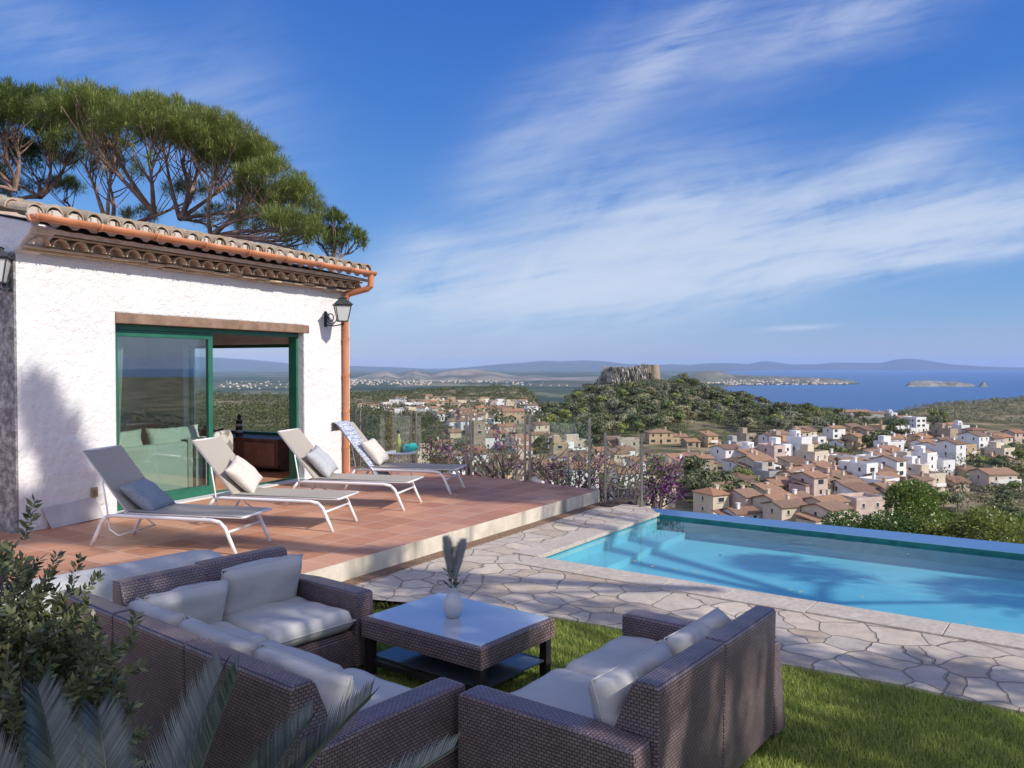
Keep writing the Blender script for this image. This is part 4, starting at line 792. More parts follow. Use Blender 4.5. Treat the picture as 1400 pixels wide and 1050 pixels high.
# the pines to the right of the camera that shade the seating area and part of the pool
SH3 = Vector((SUN_H.x, SUN_H.y, math.tan(SUN_EL)))
def pad_for(x, y, z, k, rx, nt_, rz=.5): p = Vector((x, y, z)) + SH3 * k; return (p, rx, rx, rz, nt_)
shade = [pad_for(*q) for q in [(-1.2, 5.7, 0.4, 8.2, 0.48, 13), (-1.0, 4.3, 0.3, 8.0, 0.54, 19), (0.3, 4.3, 0.3, 7.6, 0.51, 16), (-2.6, 6.0, 0.3, 9.2, 0.42, 10), (1.0, 4.6, 0.4, 8.4, 0.31, 6), (-1.6, 3.2, 0.3, 7.8, 0.73, 26), (-0.2, 3.2, 0.3, 7.2, 0.54, 19), (1.5, 3.6, 0.2, 7.4, 0.31, 6), (-0.9, 6.8, 0, 9.4, 0.31, 5), (1.9, 2.6, 0, 6.6, 0.36, 7), (2.6, 4.4, 0, 7.6, 0.21, 1), (-2.9, 4.2, 0.4, 9.6, 0.54, 19), (-2.1, 2.4, 0.3, 8.5, 0.73, 26), (-0.6, 6.3, 0.0, 8.6, 0.27, 4), (1.0, 6.7, 0, 7.8, 0.32, 6), (2.2, 6.0, 0, 7.6, 0.36, 7), (3.1, 5.3, 0, 7.4, 0.41, 8), (-0.5, 7.5, 0, 9.0, 0.36, 7), (2.1, 4.1, 0, 7.0, 0.34, 5), (3.1, 3.9, 0, 6.8, 0.27, 4), (1.5, 6.3, 0, 8.2, 0.23, 3), (2.7, 4.75, 0, 7.2, 0.2, 3), (-1.9, 4.9, 0.4, 8.6, 0.55, 24), (-0.3, 5.2, 0.3, 8.8, 0.5, 18), (-1.5, 5.6, 0.6, 8.9, 0.35, 12)]]
def tree_of(sh, base, label, seed, per=34, wd=.085):
    o = Vector(base); pads = [(tuple(p - o), a, b_, c, n_) for (p, a, b_, c, n_) in sh]; cz = sum(p[0][2] for p in pads) / len(pads); cx = sum(p[0][0] for p in pads) / len(pads); cy = sum(p[0][1] for p in pads) / len(pads)
    return pine(o, [(cx * .4, cy * .4, cz - 2.6), (cx * .6 - .5, cy * .6, cz - 1.8), (cx * .6 + 1.0, cy * .6 + .5, cz - 1.9)], pads, label, seed, per=per, pl=(.16, .30), wd=wd, spread=.2)
tree_of(shade, (6.9, -1.6, -.02), 'tall pine outside the picture to the right that shades the sofas', 31)
shade2 = [pad_for(*q) for q in [(-4.25, 8.75, .85, 12.6, .42, 34), (-3.9, 8.7, .45, 12.8, .3, 18), (-5.36, 9.38, 1.35, 13.6, .13, 9), (-5.26, 9.6, .85, 13.2, .15, 11), (-5.15, 9.75, .3, 14, .18, 12), (-1.1, 12.7, .3, 13, .75, 80), (.0, 12.9, .2, 12.6, .7, 80), (-.3, 11.9, .2, 12.4, .5, 40), (.8, 12.0, .1, 12, .5, 34), (3.3, 9.6, -.5, 9.4, .5, 14), (5.2, 8.4, -.5, 9, .6, 18), (4.6, 6.6, 0, 8.4, .3, 5), (-.9, 8.1, 0, 11, .3, 8), (-2.6, 6.9, .5, 12.5, .45, 20)]]
tree_of(shade2, (13.5, 1.0, -1.5), 'tall pine outside the picture beyond the pool end that shades the water', 37, per=40)
# bougainvillea behind the railing
BRACT = leafmat('bougainvillea_bract', (.20, .045, .20), (.32, .10, .33), .6, .3, .2, .2); BLEAF = leafmat('bougainvillea_leaf', (.07, .12, .03), (.18, .24, .07), .5, .3)
def bougain(base, w_, h_, nb, nleaf, ncol, label, seed, thick=.035, lean=0):
    e = empty('bougainvillea', base, 0, label, 'climbing plant', 'bougainvillea plants growing outside the railing'); rr = random.Random(seed); rg = np.random.default_rng(seed); b = MB(); tips = []
    for k in range(nb):
        a = rr.uniform(-1, 1); p2 = Vector((a * w_ + lean, rr.uniform(-.25, .35), h_ * rr.uniform(.55, 1) * (1 - .25 * a * a))); st_ = Vector((rr.uniform(-.3, .3) * w_, 0, -.2)); pts = bez(st_, Vector((p2.x * .35 + rr.uniform(-.2, .2), rr.uniform(-.15, .15), h_ * rr.uniform(.3, .6))), p2, 7)
        b.tube(pts, [thick * rr.uniform(.6, 1) * (1 - .1 * i) for i in range(8)], 6)
        for q in range(5): s_ = pts[rr.randrange(3, 8)]; t_ = s_ + Vector((rr.uniform(-.3, .3), rr.uniform(-.2, .2), rr.uniform(.0, .35))); b.tube([s_, (s_ + t_) / 2 + Vector((0, 0, -.03)), t_], [.012, .009, .005], 4); tips += [t_, (s_ + t_) / 2]
    b.build('stem', BARK, e); T = np.array([tuple(t) for t in tips])
    for nm, n, mt in (('foliage', nleaf, BLEAF), ('blossom', ncol, BRACT)):
        if n: C = T[rg.integers(0, len(T), n // 14 + 1)].repeat(14, 0) + rg.normal(0, .06, ((n // 14 + 1) * 14, 3)); leaves(nm, C, rg.normal(size=C.shape), rg.uniform(.03, .055, len(C)), mt, e, .8, seed=seed)
    return e
bougain((-.75, 14.9, -.25), .5, .95, 9, 160, 160, 'bougainvillea with a few purple bracts behind the middle of the railing', 1, .03)
bougain((-.15, 14.5, -.35), .5, 1.05, 16, 160, 200, 'knotty bare bougainvillea with thick pruned branches behind the railing', 2, .045)
bougain((.95, 13.6, -.4), .7, 1.05, 18, 500, 480, 'bougainvillea with mauve bracts left of the railing corner', 3, .04)
bougain((1.72, 13.0, -.6), .4, 1.2, 16, 200, 200, 'bougainvillea with bare grey limbs behind the single glass panel', 4, .04)
bougain((2.30, 13.3, -.5), .19, 1.0, 8, 420, 900, 'bright purple bougainvillea spilling beside the pool corner', 5, .03, .12)
bougain((-1.35, 15.6, -.2), .35, .95, 7, 600, 200, 'green bougainvillea with one purple spray behind the side table', 6, .02)
# citrus-like trees just beyond the overflow edge
CITR = leafmat('citrus_leaf', (.05, .10, .02), (.16, .24, .05), .35, .3, .5, .3); CITR2 = leafmat('yellowing_leaf', (.12, .16, .03), (.30, .33, .08), .4, .3, .5, .3)
def roundtree(loc, rx, h, label, n, seed, mat, size=(.07, .14), name='broadleaf_tree', cat='tree', group=None, trunk=.12, lobes=9):
    e = empty(name, loc, 0, label, cat, group); rr = random.Random(seed); rg = np.random.default_rng(seed); b = MB(); C = []; D = []
    b.tube([(0, 0, -.5), (.05, 0, h * .25), (0, .05, h * .5)], [trunk, trunk * .8, trunk * .6], 8); b.build('trunk', BARK, e); br = MB()
    for k in range(lobes):
        a = rr.uniform(0, 6.28); q = rr.uniform(.15, .75); c = Vector((math.cos(a) * rx * q, math.sin(a) * rx * q, h * rr.uniform(.45, .86) - q * q * h * .12)); r_ = rx * rr.uniform(.3, .5); br.tube(bez(Vector((0, 0, h * .35)), Vector((c.x * .4, c.y * .4, h * .55)), c, 5), [trunk * .5 * (1 - .15 * i) for i in range(6)], 5)
        m_ = n // lobes; u = unit(rg.normal(size=(m_, 3))); u[:, 2] = np.abs(u[:, 2]) * 1.0 - .25; P = u * (rg.random(m_) ** .3)[:, None] * r_ * [1, 1, .8] + np.array(tuple(c)); C.append(P); D.append(u + rg.normal(0, .5, (m_, 3)))
    br.build('branch', BARK, e); C = np.concatenate(C); D = np.concatenate(D); leaves('crown', C, D, rg.uniform(*size, len(C)), mat, e, .55, seed=seed); return e
for (px, top, Y, rx, n, t, mt, sd_) in ((1195, 672, 24, 1.5, 12000, 'dark leafy citrus tree beyond the pool, left of the tallest one', CITR, 2), (1262, 658, 25, 1.7, 18000, 'tallest dark green citrus tree just beyond the overflow edge', CITR, 3), (1330, 684, 22, 1.5, 12000, 'yellow-green tree beyond the overflow edge near the right picture edge', CITR2, 4), (1395, 700, 27, 1.1, 10000, 'dark shrubby tree cut by the right picture edge beyond the pool', CITR, 5), (1150, 690, 30, .9, 3500, 'small dark tree lowest on the left of the citrus trees', CITR, 7)):
    zt_ = zat(top, Y); h_ = 5.2; roundtree(((px - 700) / F * Y, Y, zt_ - h_ * .95), rx * 1.15, h_, t, n, sd_, mt, (.06, .13), lobes=12, name='citrus_tree')
# ================================================================== THE WIDER LAND
def vnoise(x, y, s, seed=0):
    x = x / s; y = y / s; xi = np.floor(x).astype(np.int64); yi = np.floor(y).astype(np.int64); fx = x - xi; fy = y - yi; fx = fx * fx * (3 - 2 * fx); fy = fy * fy * (3 - 2 * fy)
    def h(a, b): 
        q = (a * 374761393 + b * 668265263 + seed * 1442695) & 0x7fffffff; q = ((q ^ (q >> 13)) * 1274126177) & 0x7fffffff; return ((q ^ (q >> 16)) & 0xffff) / 65535.
    return (h(xi, yi) * (1 - fx) + h(xi + 1, yi) * fx) * (1 - fy) + (h(xi, yi + 1) * (1 - fx) + h(xi + 1, yi + 1) * fx) * fy
def sst(a, b, x): t = np.clip((x - a) / (b - a), 0, 1); return t * t * (3 - 2 * t)
def zy(y, Y): return EYE + (500 - y) / F * Y
HP = np.array([[-4000, 556], [600, 556], [740, 566], [770, 553], [795, 542], [822, 532], [860, 526], [905, 523], [930, 524], [955, 530], [1000, 542], [1050, 554], [1100, 562], [1150, 567], [1200, 576], [1260, 592], [4000, 600]])
def terrain(x, y):
    x = np.asarray(x, float); y = np.asarray(y, float); yy_ = np.maximum(y, 1e-3); px = np.where(y > 0, 700 + F * x / yy_, np.where(x > 0, 4000, -4000)); px = np.clip(px, -3000, 4000); D = np.where(y > 0, np.maximum(y, np.hypot(x, y) * .35), np.hypot(x, y))
    base = -4 - 27 * sst(10, 112, D)
    left = -31 - 14 * sst(430, 950, D) + 9 * sst(950, 1250, D) + np.interp(px, [400, 480, 560, 640, 700, 760, 830], [-10, -9, -5, 1, 2, -8, -14]) * sst(1000, 1250, D) - 160 * sst(1320, 2600, D)
    ridge = zy(np.interp(px, HP[:, 0], HP[:, 1]), 560.)
    hillw = sst(715, 800, px) * (1 - sst(1170, 1260, px))
    hill = -31 + (ridge + 31) * sst(395, 560, D) - (ridge + 31 + 30) * sst(575, 760, D) - 130 * sst(740, 1500, D)
    right = -31 + np.interp(px, [1180, 1260, 1300, 1400, 1500, 1800], [-3, -1, 1, 6, 9, 9]) * sst(450, 620, D) - 170 * sst(640, 1500, D)
    lw_ = 1 - sst(715, 800, px); rw_ = sst(1170, 1260, px); h = lw_ * left + hillw * hill + rw_ * right; h = h / np.maximum(lw_ + hillw + rw_, 1e-6)
    h = base + (h + 31) * (D > 112) + (vnoise(x, y, 60, 3) - .5) * 2.2 * sst(60, 200, D) * (1 - .7 * sst(150, 200, D) * (1 - sst(390, 430, D))) + (vnoise(x, y, 17, 5) - .5) * 1.0 * sst(380, 420, D)
    return np.maximum(h, -203)
az = np.radians(np.concatenate([np.linspace(-80, -36, 60), np.linspace(-35.8, 36, 420), np.linspace(37, 100, 60)])); Dg = np.concatenate([np.geomspace(11, 180, 22), np.geomspace(190, 900, 90), np.geomspace(930, 3200, 50)])
A_, D_ = np.meshgrid(az, Dg); X = np.sin(A_) * D_; Yg = np.cos(A_) * D_; Z = terrain(X, Yg); nA = len(az); nD = len(Dg)
I = (np.arange(nD - 1)[:, None] * nA + np.arange(nA - 1)[None]).ravel(); Fq = np.stack([I, I + 1, I + nA + 1, I + nA], 1)
m = Mat('dry_hillside', (.2, .16, .1), .95, .1); v = m.coord('Object')
c = m.ramp(m.noise(.035, 8, .65, v), [(.40, (.07, .075, .038)), (.5, (.15, .135, .07)), (.6, (.32, .26, .165))]); c = m.mix(1, c, m.ramp(m.noise(.4, 5, .7, v), [(.3, (.7, .7, .7)), (.7, (1.2, 1.2, 1.2))]), 'MULTIPLY'); m.color(c); m.bump(m.noise(.5, 5, .7, v), .6, .8); EARTH = m.m
tag(link('hillside_terrain', quickmesh('hillside_terrain', np.stack([X, Yg, Z], 2).reshape(-1, 3), Fq[:, ::-1], EARTH, smooth=True)), kind='structure')
# sea
m = Mat('sea_surface', (.012, .06, .16), .35, .3); v = m.coord('Object'); m.color(m.ramp(m.noise(.0004, 4, .5, v), [(.3, (.012, .075, .21)), (.7, (.018, .10, .26))])); m.bump(m.noise(.05, 4, .6, v), .25, 1.0); SEA = m.m
b = MB(); b.add([(-60000, -3000, -200), (62000, -3000, -200), (62000, 62000, -200), (-60000, 62000, -200)], [(0, 1, 2, 3)]); tag(b.build('sea', SEA), kind='structure')
# coastal plain
def at(px, Y, z=-199): return ((px - 700) / F * Y, Y, z)
def Ysea(py): return 202.05 * F / (py - 500)
m = Mat('farmland', (.12, .13, .07), .95, .1); v = m.coord('Object', (1, .35, 1)); vo = m.node('ShaderNodeTexVoronoi', voronoi_dimensions='2D'); vo.inputs['Scale'].default_value = .0035; m.link(v, vo.inputs['Vector']); sp = m.node('ShaderNodeSeparateColor'); m.link(vo.outputs['Color'], sp.inputs[0])
c = m.ramp(sp.outputs[0], [(0, (.05, .07, .03)), (.4, (.09, .12, .045)), (.7, (.17, .16, .09)), (1, (.26, .23, .15))]); c = m.mix(m.ramp(m.noise(.0006, 6, .65, m.coord('Object', (.6, 1.6, 1))), [(.44, (0, 0, 0)), (.54, (1, 1, 1))]), c, (.035, .055, .03)); m.color(c); PLAIN = m.m
cst = [at(-1600, 2300), at(760, 2300), at(905, 3600), at(960, 5200), at(985, Ysea(530)), at(1010, Ysea(527.5)), at(1060, Ysea(526)), at(1115, Ysea(526)), at(1150, Ysea(525.5)), at(1172, Ysea(525.5)), at(1176, Ysea(524)), at(1168, Ysea(523)), at(1130, Ysea(521.5)), at(1060, 12500), at(1010, 15000), at(985, 22000), at(1000, 34000), at(1100, 38500), at(1500, 39500), at(1500, 52000), at(-1600, 52000)]
b = MB(); b.add(cst, [tuple(range(len(cst)))]); tag(b.build('coastal_plain', PLAIN), kind='structure')
def ridge(name, prof, Y, depth, zb=-200, mat=None, rough=.06, seed=0, n=260, kind='structure', rows=14, peak=.45):
    prof = np.array(prof, float); px = np.linspace(prof[0, 0], prof[-1, 0], n); top = zy(np.interp(px, prof[:, 0], prof[:, 1]), Y); V = []
    for j in range(rows + 1):
        t = j / rows; yj = Y + (t - peak) * depth; s = math.sin(math.pi * min(1, t / peak) / 2) if t <= peak else math.cos(math.pi / 2 * (t - peak) / (1 - peak)); s = max(s, 0) ** 1.2; x = (px - 700) / F * yj
        nz = (vnoise(x, np.full(n, yj), depth * .16, seed) - .5) + .5 * (vnoise(x, np.full(n, yj), depth * .06, seed + 1) - .5) + .3 * (vnoise(x, np.full(n, yj), depth * .025, seed + 2) - .5)
        hh = (top - zb); V.append(np.stack([x, np.full(n, yj), zb - 4 + hh * s * (1 + 0 * nz) + nz * hh * rough * 6 * (s * (1 - s) + .06)], 1))
    V = np.concatenate(V); I = (np.arange(rows)[:, None] * n + np.arange(n - 1)[None]).ravel(); o = link(name, quickmesh(name, V, np.stack([I, I + 1, I + n + 1, I + n], 1), mat, smooth=True)); return tag(o, kind=kind)
MFAR = noisy('far_mountain', (.04, .05, .05), (.09, .09, .08), .0006, .95, 0); MMID = noisy('limestone_hill', (.10, .10, .07), (.33, .28, .22), .0022, .95, .5, .004, 60); MSHR = noisy('wooded_land', (.05, .065, .035), (.12, .12, .07), .002, .95, .4, .01, 20)
ridge('far_mountains', [(-1200, 495), (-300, 484), (120, 486), (250, 487), (300, 489), (345, 492), (400, 497), (440, 497), (480, 500), (540, 502), (600, 505), (650, 501), (680, 498), (710, 496), (745, 493), (765, 494), (800, 492.5), (830, 494), (850, 497), (900, 499), (920, 497.5), (940, 499), (975, 496), (1000, 496), (1020, 498), (1045, 493.5), (1060, 495), (1080, 498), (1115, 498), (1140, 495.5), (1180, 496), (1205, 496), (1225, 491), (1245, 490), (1262, 492), (1300, 498), (1350, 501), (1400, 502.5), (1500, 504.5)], 41000, 9000, mat=MFAR, seed=3, n=420, rough=.09)
ridge('limestone_massif', [(400, 521), (440, 518), (480, 517.5), (500, 513), (515, 508.5), (528, 506.5), (538, 510), (546, 513), (556, 508), (566, 505.5), (577, 509), (588, 512), (602, 508), (618, 504.8), (640, 504.2), (655, 504.6), (672, 507), (690, 511), (710, 514.5), (760, 516.5), (800, 515), (830, 514.5), (900, 517), (940, 519)], 12500, 3200, mat=MMID, seed=8, rough=.17)
ridge('wooded_lowland', [(-1200, 527), (300, 527), (480, 528), (560, 530), (640, 528), (720, 525), (760, 521), (820, 520), (900, 521), (960, 524)], 8600, 1800, mat=MSHR, seed=14, rough=.05)
ridge('coastal_headland', [(925, 524), (938, 515), (950, 510), (965, 506.5), (978, 507), (990, 510), (1010, 512), (1060, 514), (1110, 515.5), (1140, 517), (1158, 518.5), (1168, 521), (1177, 525)], 9700, 900, mat=noisy('headland_scrub', (.06, .075, .04), (.26, .22, .16), .004, .95, .4, .02, 10), seed=18, rough=.05)
for nm, pr, Y in (('rocky_island', [(1237, 528), (1243, 522), (1252, 520), (1268, 519.5), (1283, 520.5), (1300, 521.5), (1308, 520.5), (1316, 523), (1327, 524), (1336, 527.5)], 8050), ('rocky_islet', [(1337.5, 528), (1341, 523.5), (1345, 520), (1348, 524), (1351, 528.5)], 7950)):
    ridge(nm, pr, Y, 320, zb=-201, mat=noisy('pale_rock', (.09, .09, .07), (.30, .28, .24), .012, .95, .6, .03, 10), seed=22, n=60, rough=.08)
# distant built-up areas too small to tell houses apart: one mass each
def town(name, boxes, label):
    V = []; Fc = []; mi = []
    for (x, y, z, w_, d_, h_, k) in boxes:
        b0 = len(V); V += [(x + a, y + c, z + e_) for e_ in (-4, h_) for (a, c) in ((-w_, -d_), (w_, -d_), (w_, d_), (-w_, d_))]; Fc += [[b0, b0 + 1, b0 + 5, b0 + 4], [b0 + 1, b0 + 2, b0 + 6, b0 + 5], [b0 + 2, b0 + 3, b0 + 7, b0 + 6], [b0 + 3, b0, b0 + 4, b0 + 7], [b0 + 4, b0 + 5, b0 + 6, b0 + 7]]; mi += [k] * 4 + [k if k != 1 else 2]
    return tag(link(name, quickmesh(name, np.array(V), np.array(Fc), [WALLM['cream'], WALLM['stone'], TILER], mi)), label, 'town', kind='stuff')
# ================================================================== VILLAGE, CASTLE, TREES
WALLM = {k: noisy(k + '_wall', a, b_, .6, .9, .2, 6, .05) for k, (a, b_) in dict(white=((.70, .69, .66), (.80, .79, .77)), cream=((.55, .46, .34), (.66, .57, .44)), ochre=((.44, .32, .19), (.54, .42, .27)), stone=((.30, .24, .175), (.42, .35, .26)), orange=((.48, .24, .11), (.56, .30, .15)), pink=((.52, .39, .33), (.62, .49, .42)), grey=((.34, .32, .30), (.44, .42, .40))).items()}
def rooftile(name, c1, c2):
    m = Mat(name, c1, .9, .2); v = m.coord('UV'); w_ = m.node('ShaderNodeTexWave'); w_.bands_direction = 'X'; w_.inputs['Scale'].default_value = 1.3; w_.inputs['Distortion'].default_value = .5; m.link(v, w_.inputs[0]); oi = m.node('ShaderNodeObjectInfo')
    c = m.ramp(m.noise(.9, 6, .7, v), [(.3, c1), (.7, c2)]); c = m.mix(1, c, m.ramp(oi.outputs['Random'], [(0, (.72, .74, .78)), (.5, (1, 1, 1)), (1, (1.2, 1.05, .95))]), 'MULTIPLY'); c = m.mix(.5, c, m.ramp(w_.outputs[1], [(.2, (.6, .6, .6)), (.7, (1.15, 1.15, 1.15))]), 'MULTIPLY'); m.color(c); m.bump(w_.outputs[1], .6, .08); return m.m
TILER = rooftile('village_roof_tile', (.27, .165, .105), (.38, .255, .175)); TILED = rooftile('dark_roof_tile', (.21, .125, .085), (.30, .19, .13)); TILEO = rooftile('orange_roof_tile', (.34, .18, .10), (.42, .24, .145))
ROOFS = {'brown': TILER, 'dark': TILED, 'orange': TILEO}; TERR = noisy('roof_terrace', (.34, .24, .19), (.44, .36, .31), .8, .9, 0)
WIN = noisy('dark_window', (.03, .035, .04), (.06, .065, .07), 2, .2, 0, spec=.6); SHUT = noisy('brown_shutter', (.13, .08, .05), (.2, .13, .09), 2, .7, 0)
wm = {}
for k, (a, c) in dict(s=(.36, 1.0), d=(.45, 1.8), w=(.85, 1.1)).items():
    b = MB(); b.box(-a, a, -.06, .0, -c / 2, c / 2, 0); b.box(-a + .07, a - .07, -.075, -.061, -c / 2 + .07, c / 2 - .07, 1); b.box(-a - .1, a + .1, -.16, 0, -c / 2 - .1, -c / 2 - .001, 2); wm[k] = b.mesh('window_' + k, [WALLM['white'], WIN, WALLM['stone']])
    b = MB(); b.box(-a, a, -.06, .0, -c / 2, c / 2, 0); b.box(-a + .05, a - .05, -.09, -.061, -c / 2 + .05, c / 2 - .05, 1); wm[k + 'b'] = b.mesh('window_' + k, [SHUT, WIN])
def make_house(loc, w_, d_, st, rot, wall, roof, rtype, label, group, rr, detail=True, porch=False):
    h = 2.35 * st; e = empty('village_house', loc, rot, label, 'house', group); b = MB()
    if rtype == 'gable': b.prism([(-d_ / 2, -5), (d_ / 2, -5), (d_ / 2, h), (0, h + d_ * .14), (-d_ / 2, h)], -w_ / 2, w_ / 2, 'x')
    elif rtype == 'side': b.prism([(-w_ / 2, -5), (w_ / 2, -5), (w_ / 2, h), (0, h + w_ * .14), (-w_ / 2, h)], -d_ / 2, d_ / 2, 'y')
    elif rtype == 'shed': b.prism([(-d_ / 2, -5), (d_ / 2, -5), (d_ / 2, h + d_ * .2), (-d_ / 2, h)], -w_ / 2, w_ / 2, 'x')
    else: b.box(-w_ / 2, w_ / 2, -d_ / 2, d_ / 2, -5, h)
    b.build('wall', WALLM[wall], e); b = MB(); ov = .35; t = .22
    if rtype == 'gable':
        for s in (-1, 1): b.prism([(s * (d_ / 2 + ov), h - ov * .28 + .03), (0.0, h + d_ * .14 + .03), (0.0, h + d_ * .14 + .03 + t), (s * (d_ / 2 + ov), h - ov * .28 + .03 + t)][::s], -w_ / 2 - ov, w_ / 2 + ov, 'x')
    elif rtype == 'side':
        for s in (-1, 1): b.prism([(s * (w_ / 2 + ov), h - ov * .28 + .03), (0.0, h + w_ * .14 + .03), (0.0, h + w_ * .14 + .03 + t), (s * (w_ / 2 + ov), h - ov * .28 + .03 + t)][::s], -d_ / 2 - ov, d_ / 2 + ov, 'y')
    elif rtype == 'shed': b.prism([(-d_ / 2 - ov, h - ov * .2 + .03), (d_ / 2 + ov, h + d_ * .2 + ov * .2 + .03), (d_ / 2 + ov, h + d_ * .2 + .1 + t), (-d_ / 2 - ov, h - ov * .2 + .03 + t)], -w_ / 2 - ov, w_ / 2 + ov, 'x')
    elif rtype == 'hip':
        k = d_ * .14 + t; X, Y_ = w_ / 2 + ov, d_ / 2 + ov; rx = max(.2, X - Y_); b.add([(-X, -Y_, h + .02), (X, -Y_, h + .02), (X, Y_, h + .02), (-X, Y_, h + .02), (-X, -Y_, h + .2), (X, -Y_, h + .2), (X, Y_, h + .2), (-X, Y_, h + .2), (-rx, 0, h + .2 + k), (rx, 0, h + .2 + k)], [(0, 3, 2, 1), (0, 1, 5, 4), (1, 2, 6, 5), (2, 3, 7, 6), (3, 0, 4, 7), (4, 5, 9, 8), (5, 6, 9), (6, 7, 8, 9), (7, 4, 8)])
    else:
        for (a, c, p, q) in ((-w_ / 2 - .05, w_ / 2 + .05, -d_ / 2 - .05, -d_ / 2 + .2), (-w_ / 2 - .05, w_ / 2 + .05, d_ / 2 - .2, d_ / 2 + .05), (-w_ / 2 - .05, -w_ / 2 + .2, -d_ / 2 + .2, d_ / 2 - .2), (w_ / 2 - .2, w_ / 2 + .05, -d_ / 2 + .2, d_ / 2 - .2)): b.box(a, c, p, q, h - .1, h + .7, 1)
        b.box(-w_ / 2 + .2, w_ / 2 - .2, -d_ / 2 + .2, d_ / 2 - .2, h - .1, h + .04, 0)
    ro = b.build('roof', [ROOFS[roof] if rtype != 'flat' else TERR, WALLM[wall]], e)
    if detail:
        if rr.random() < .75:
            b = MB(); cx, cy = rr.uniform(-.3, .3) * w_, rr.uniform(-.2, .2) * d_; b.box(cx - .35, cx + .35, cy - .3, cy + .3, h - .2, h + min(w_, d_) * .14 + 1.1); b.box(cx - .45, cx + .45, cy - .4, cy + .4, h + min(w_, d_) * .14 + 1.1, h + min(w_, d_) * .14 + 1.25); b.build('chimney', WALLM[wall], ro)
        if rr.random() < .5:
            s_ = rr.choice((-1, 1)); aw = w_ * rr.uniform(.3, .5); ad = d_ * rr.uniform(.5, .8); ah = h * rr.uniform(.45, .75); x0 = s_ * (w_ / 2 + aw / 2 + .01); b = MB(); b.box(x0 - aw / 2, x0 + aw / 2, -ad / 2, ad / 2, -5, ah); ax = b.build('annex', WALLM[wall], e)
            b = MB(); b.prism([(-ad / 2 - .25, ah + .01), (ad / 2 + .25, ah + ad * .18), (ad / 2 + .25, ah + ad * .18 + .18), (-ad / 2 - .25, ah + .2)], x0 - aw / 2 - (.25 if s_ < 0 else 0), x0 + aw / 2 + (.25 if s_ > 0 else 0), 'x'); b.build('annex_roof', ROOFS[roof], ax)
            o = link('window', wm['s' + rr.choice(['', 'b'])], ax); o.location = (x0, -ad / 2, min(ah - .9, 1.4))
        if st > 1 and rr.random() < .35:
            bw = w_ * rr.uniform(.3, .7); bx0 = rr.uniform(-.15, .15) * w_; b = MB(); b.box(bx0 - bw / 2, bx0 + bw / 2, -d_ / 2 - 1.1, -d_ / 2 - .08, 2.1, 2.28); b.box(bx0 - bw / 2, bx0 + bw / 2, -d_ / 2 - 1.12, -d_ / 2 - 1.02, 2.28, 3.0); b.build('balcony', WALLM['white' if wall != 'stone' else 'cream'], e)
        if rtype == 'flat' and rr.random() < .6: b = MB(); b.box(-w_ * .3, w_ * .15, d_ * .0, d_ * .42, h + .05, h + 2.5); b.build('roof_room', WALLM[wall], e)
        nw = max(1, int(w_ / rr.uniform(2.4, 3.1))); kb = rr.choice(['', 'b'])
        for f in range(st):
            big = rr.random() < .3
            for i in range(nw):
                if rr.random() < .12: continue
                kd = 'd' if (f == 0 and i % 2) else ('w' if big else 's'); o = link('window', wm[kd + kb], e); o.location = ((i + .5) / nw * w_ - w_ / 2, -d_ / 2, f * 2.35 + (1.1 if kd == 'd' else 1.35))
            for s in (-1, 1):
                for i in range(max(1, int(d_ / 4))):
                    if rr.random() < .35: continue
                    o = link('window', wm['s' + kb], e); n_s = max(1, int(d_ / 4)); o.location = (s * w_ / 2, (i + .5) / n_s * d_ - d_ / 2, f * 2.35 + 1.35); o.rotation_euler = (0, 0, s * R(90))
        if porch:
            b = MB(); nc_ = 4
            for i in range(nc_): x_ = -w_ * .4 + i * w_ * .8 / (nc_ - 1); b.box(x_ - .15, x_ + .15, -d_ / 2 - 2.2, -d_ / 2 - 1.9, -1, 2.7)
            b.box(-w_ * .42, w_ * .42, -d_ / 2 - 2.3, -d_ / 2 - .08, 2.7, 2.9); b.box(-w_ * .42, w_ * .42, -d_ / 2 - 2.3, -d_ / 2 - 2.2, 2.9, 3.8); b.build('porch', WALLM['white'], e)
    return e
def hit(px, py):
    """where the line of sight through a photo pixel meets the land"""
    d = np.geomspace(60, 2600, 1400); x = (px - 700) / F * d; z = zy(py, d); h = terrain(x, d); k = np.argmax(z < h); return float(d[k]) if (z < h).any() else None
rr = random.Random(77); HS = []
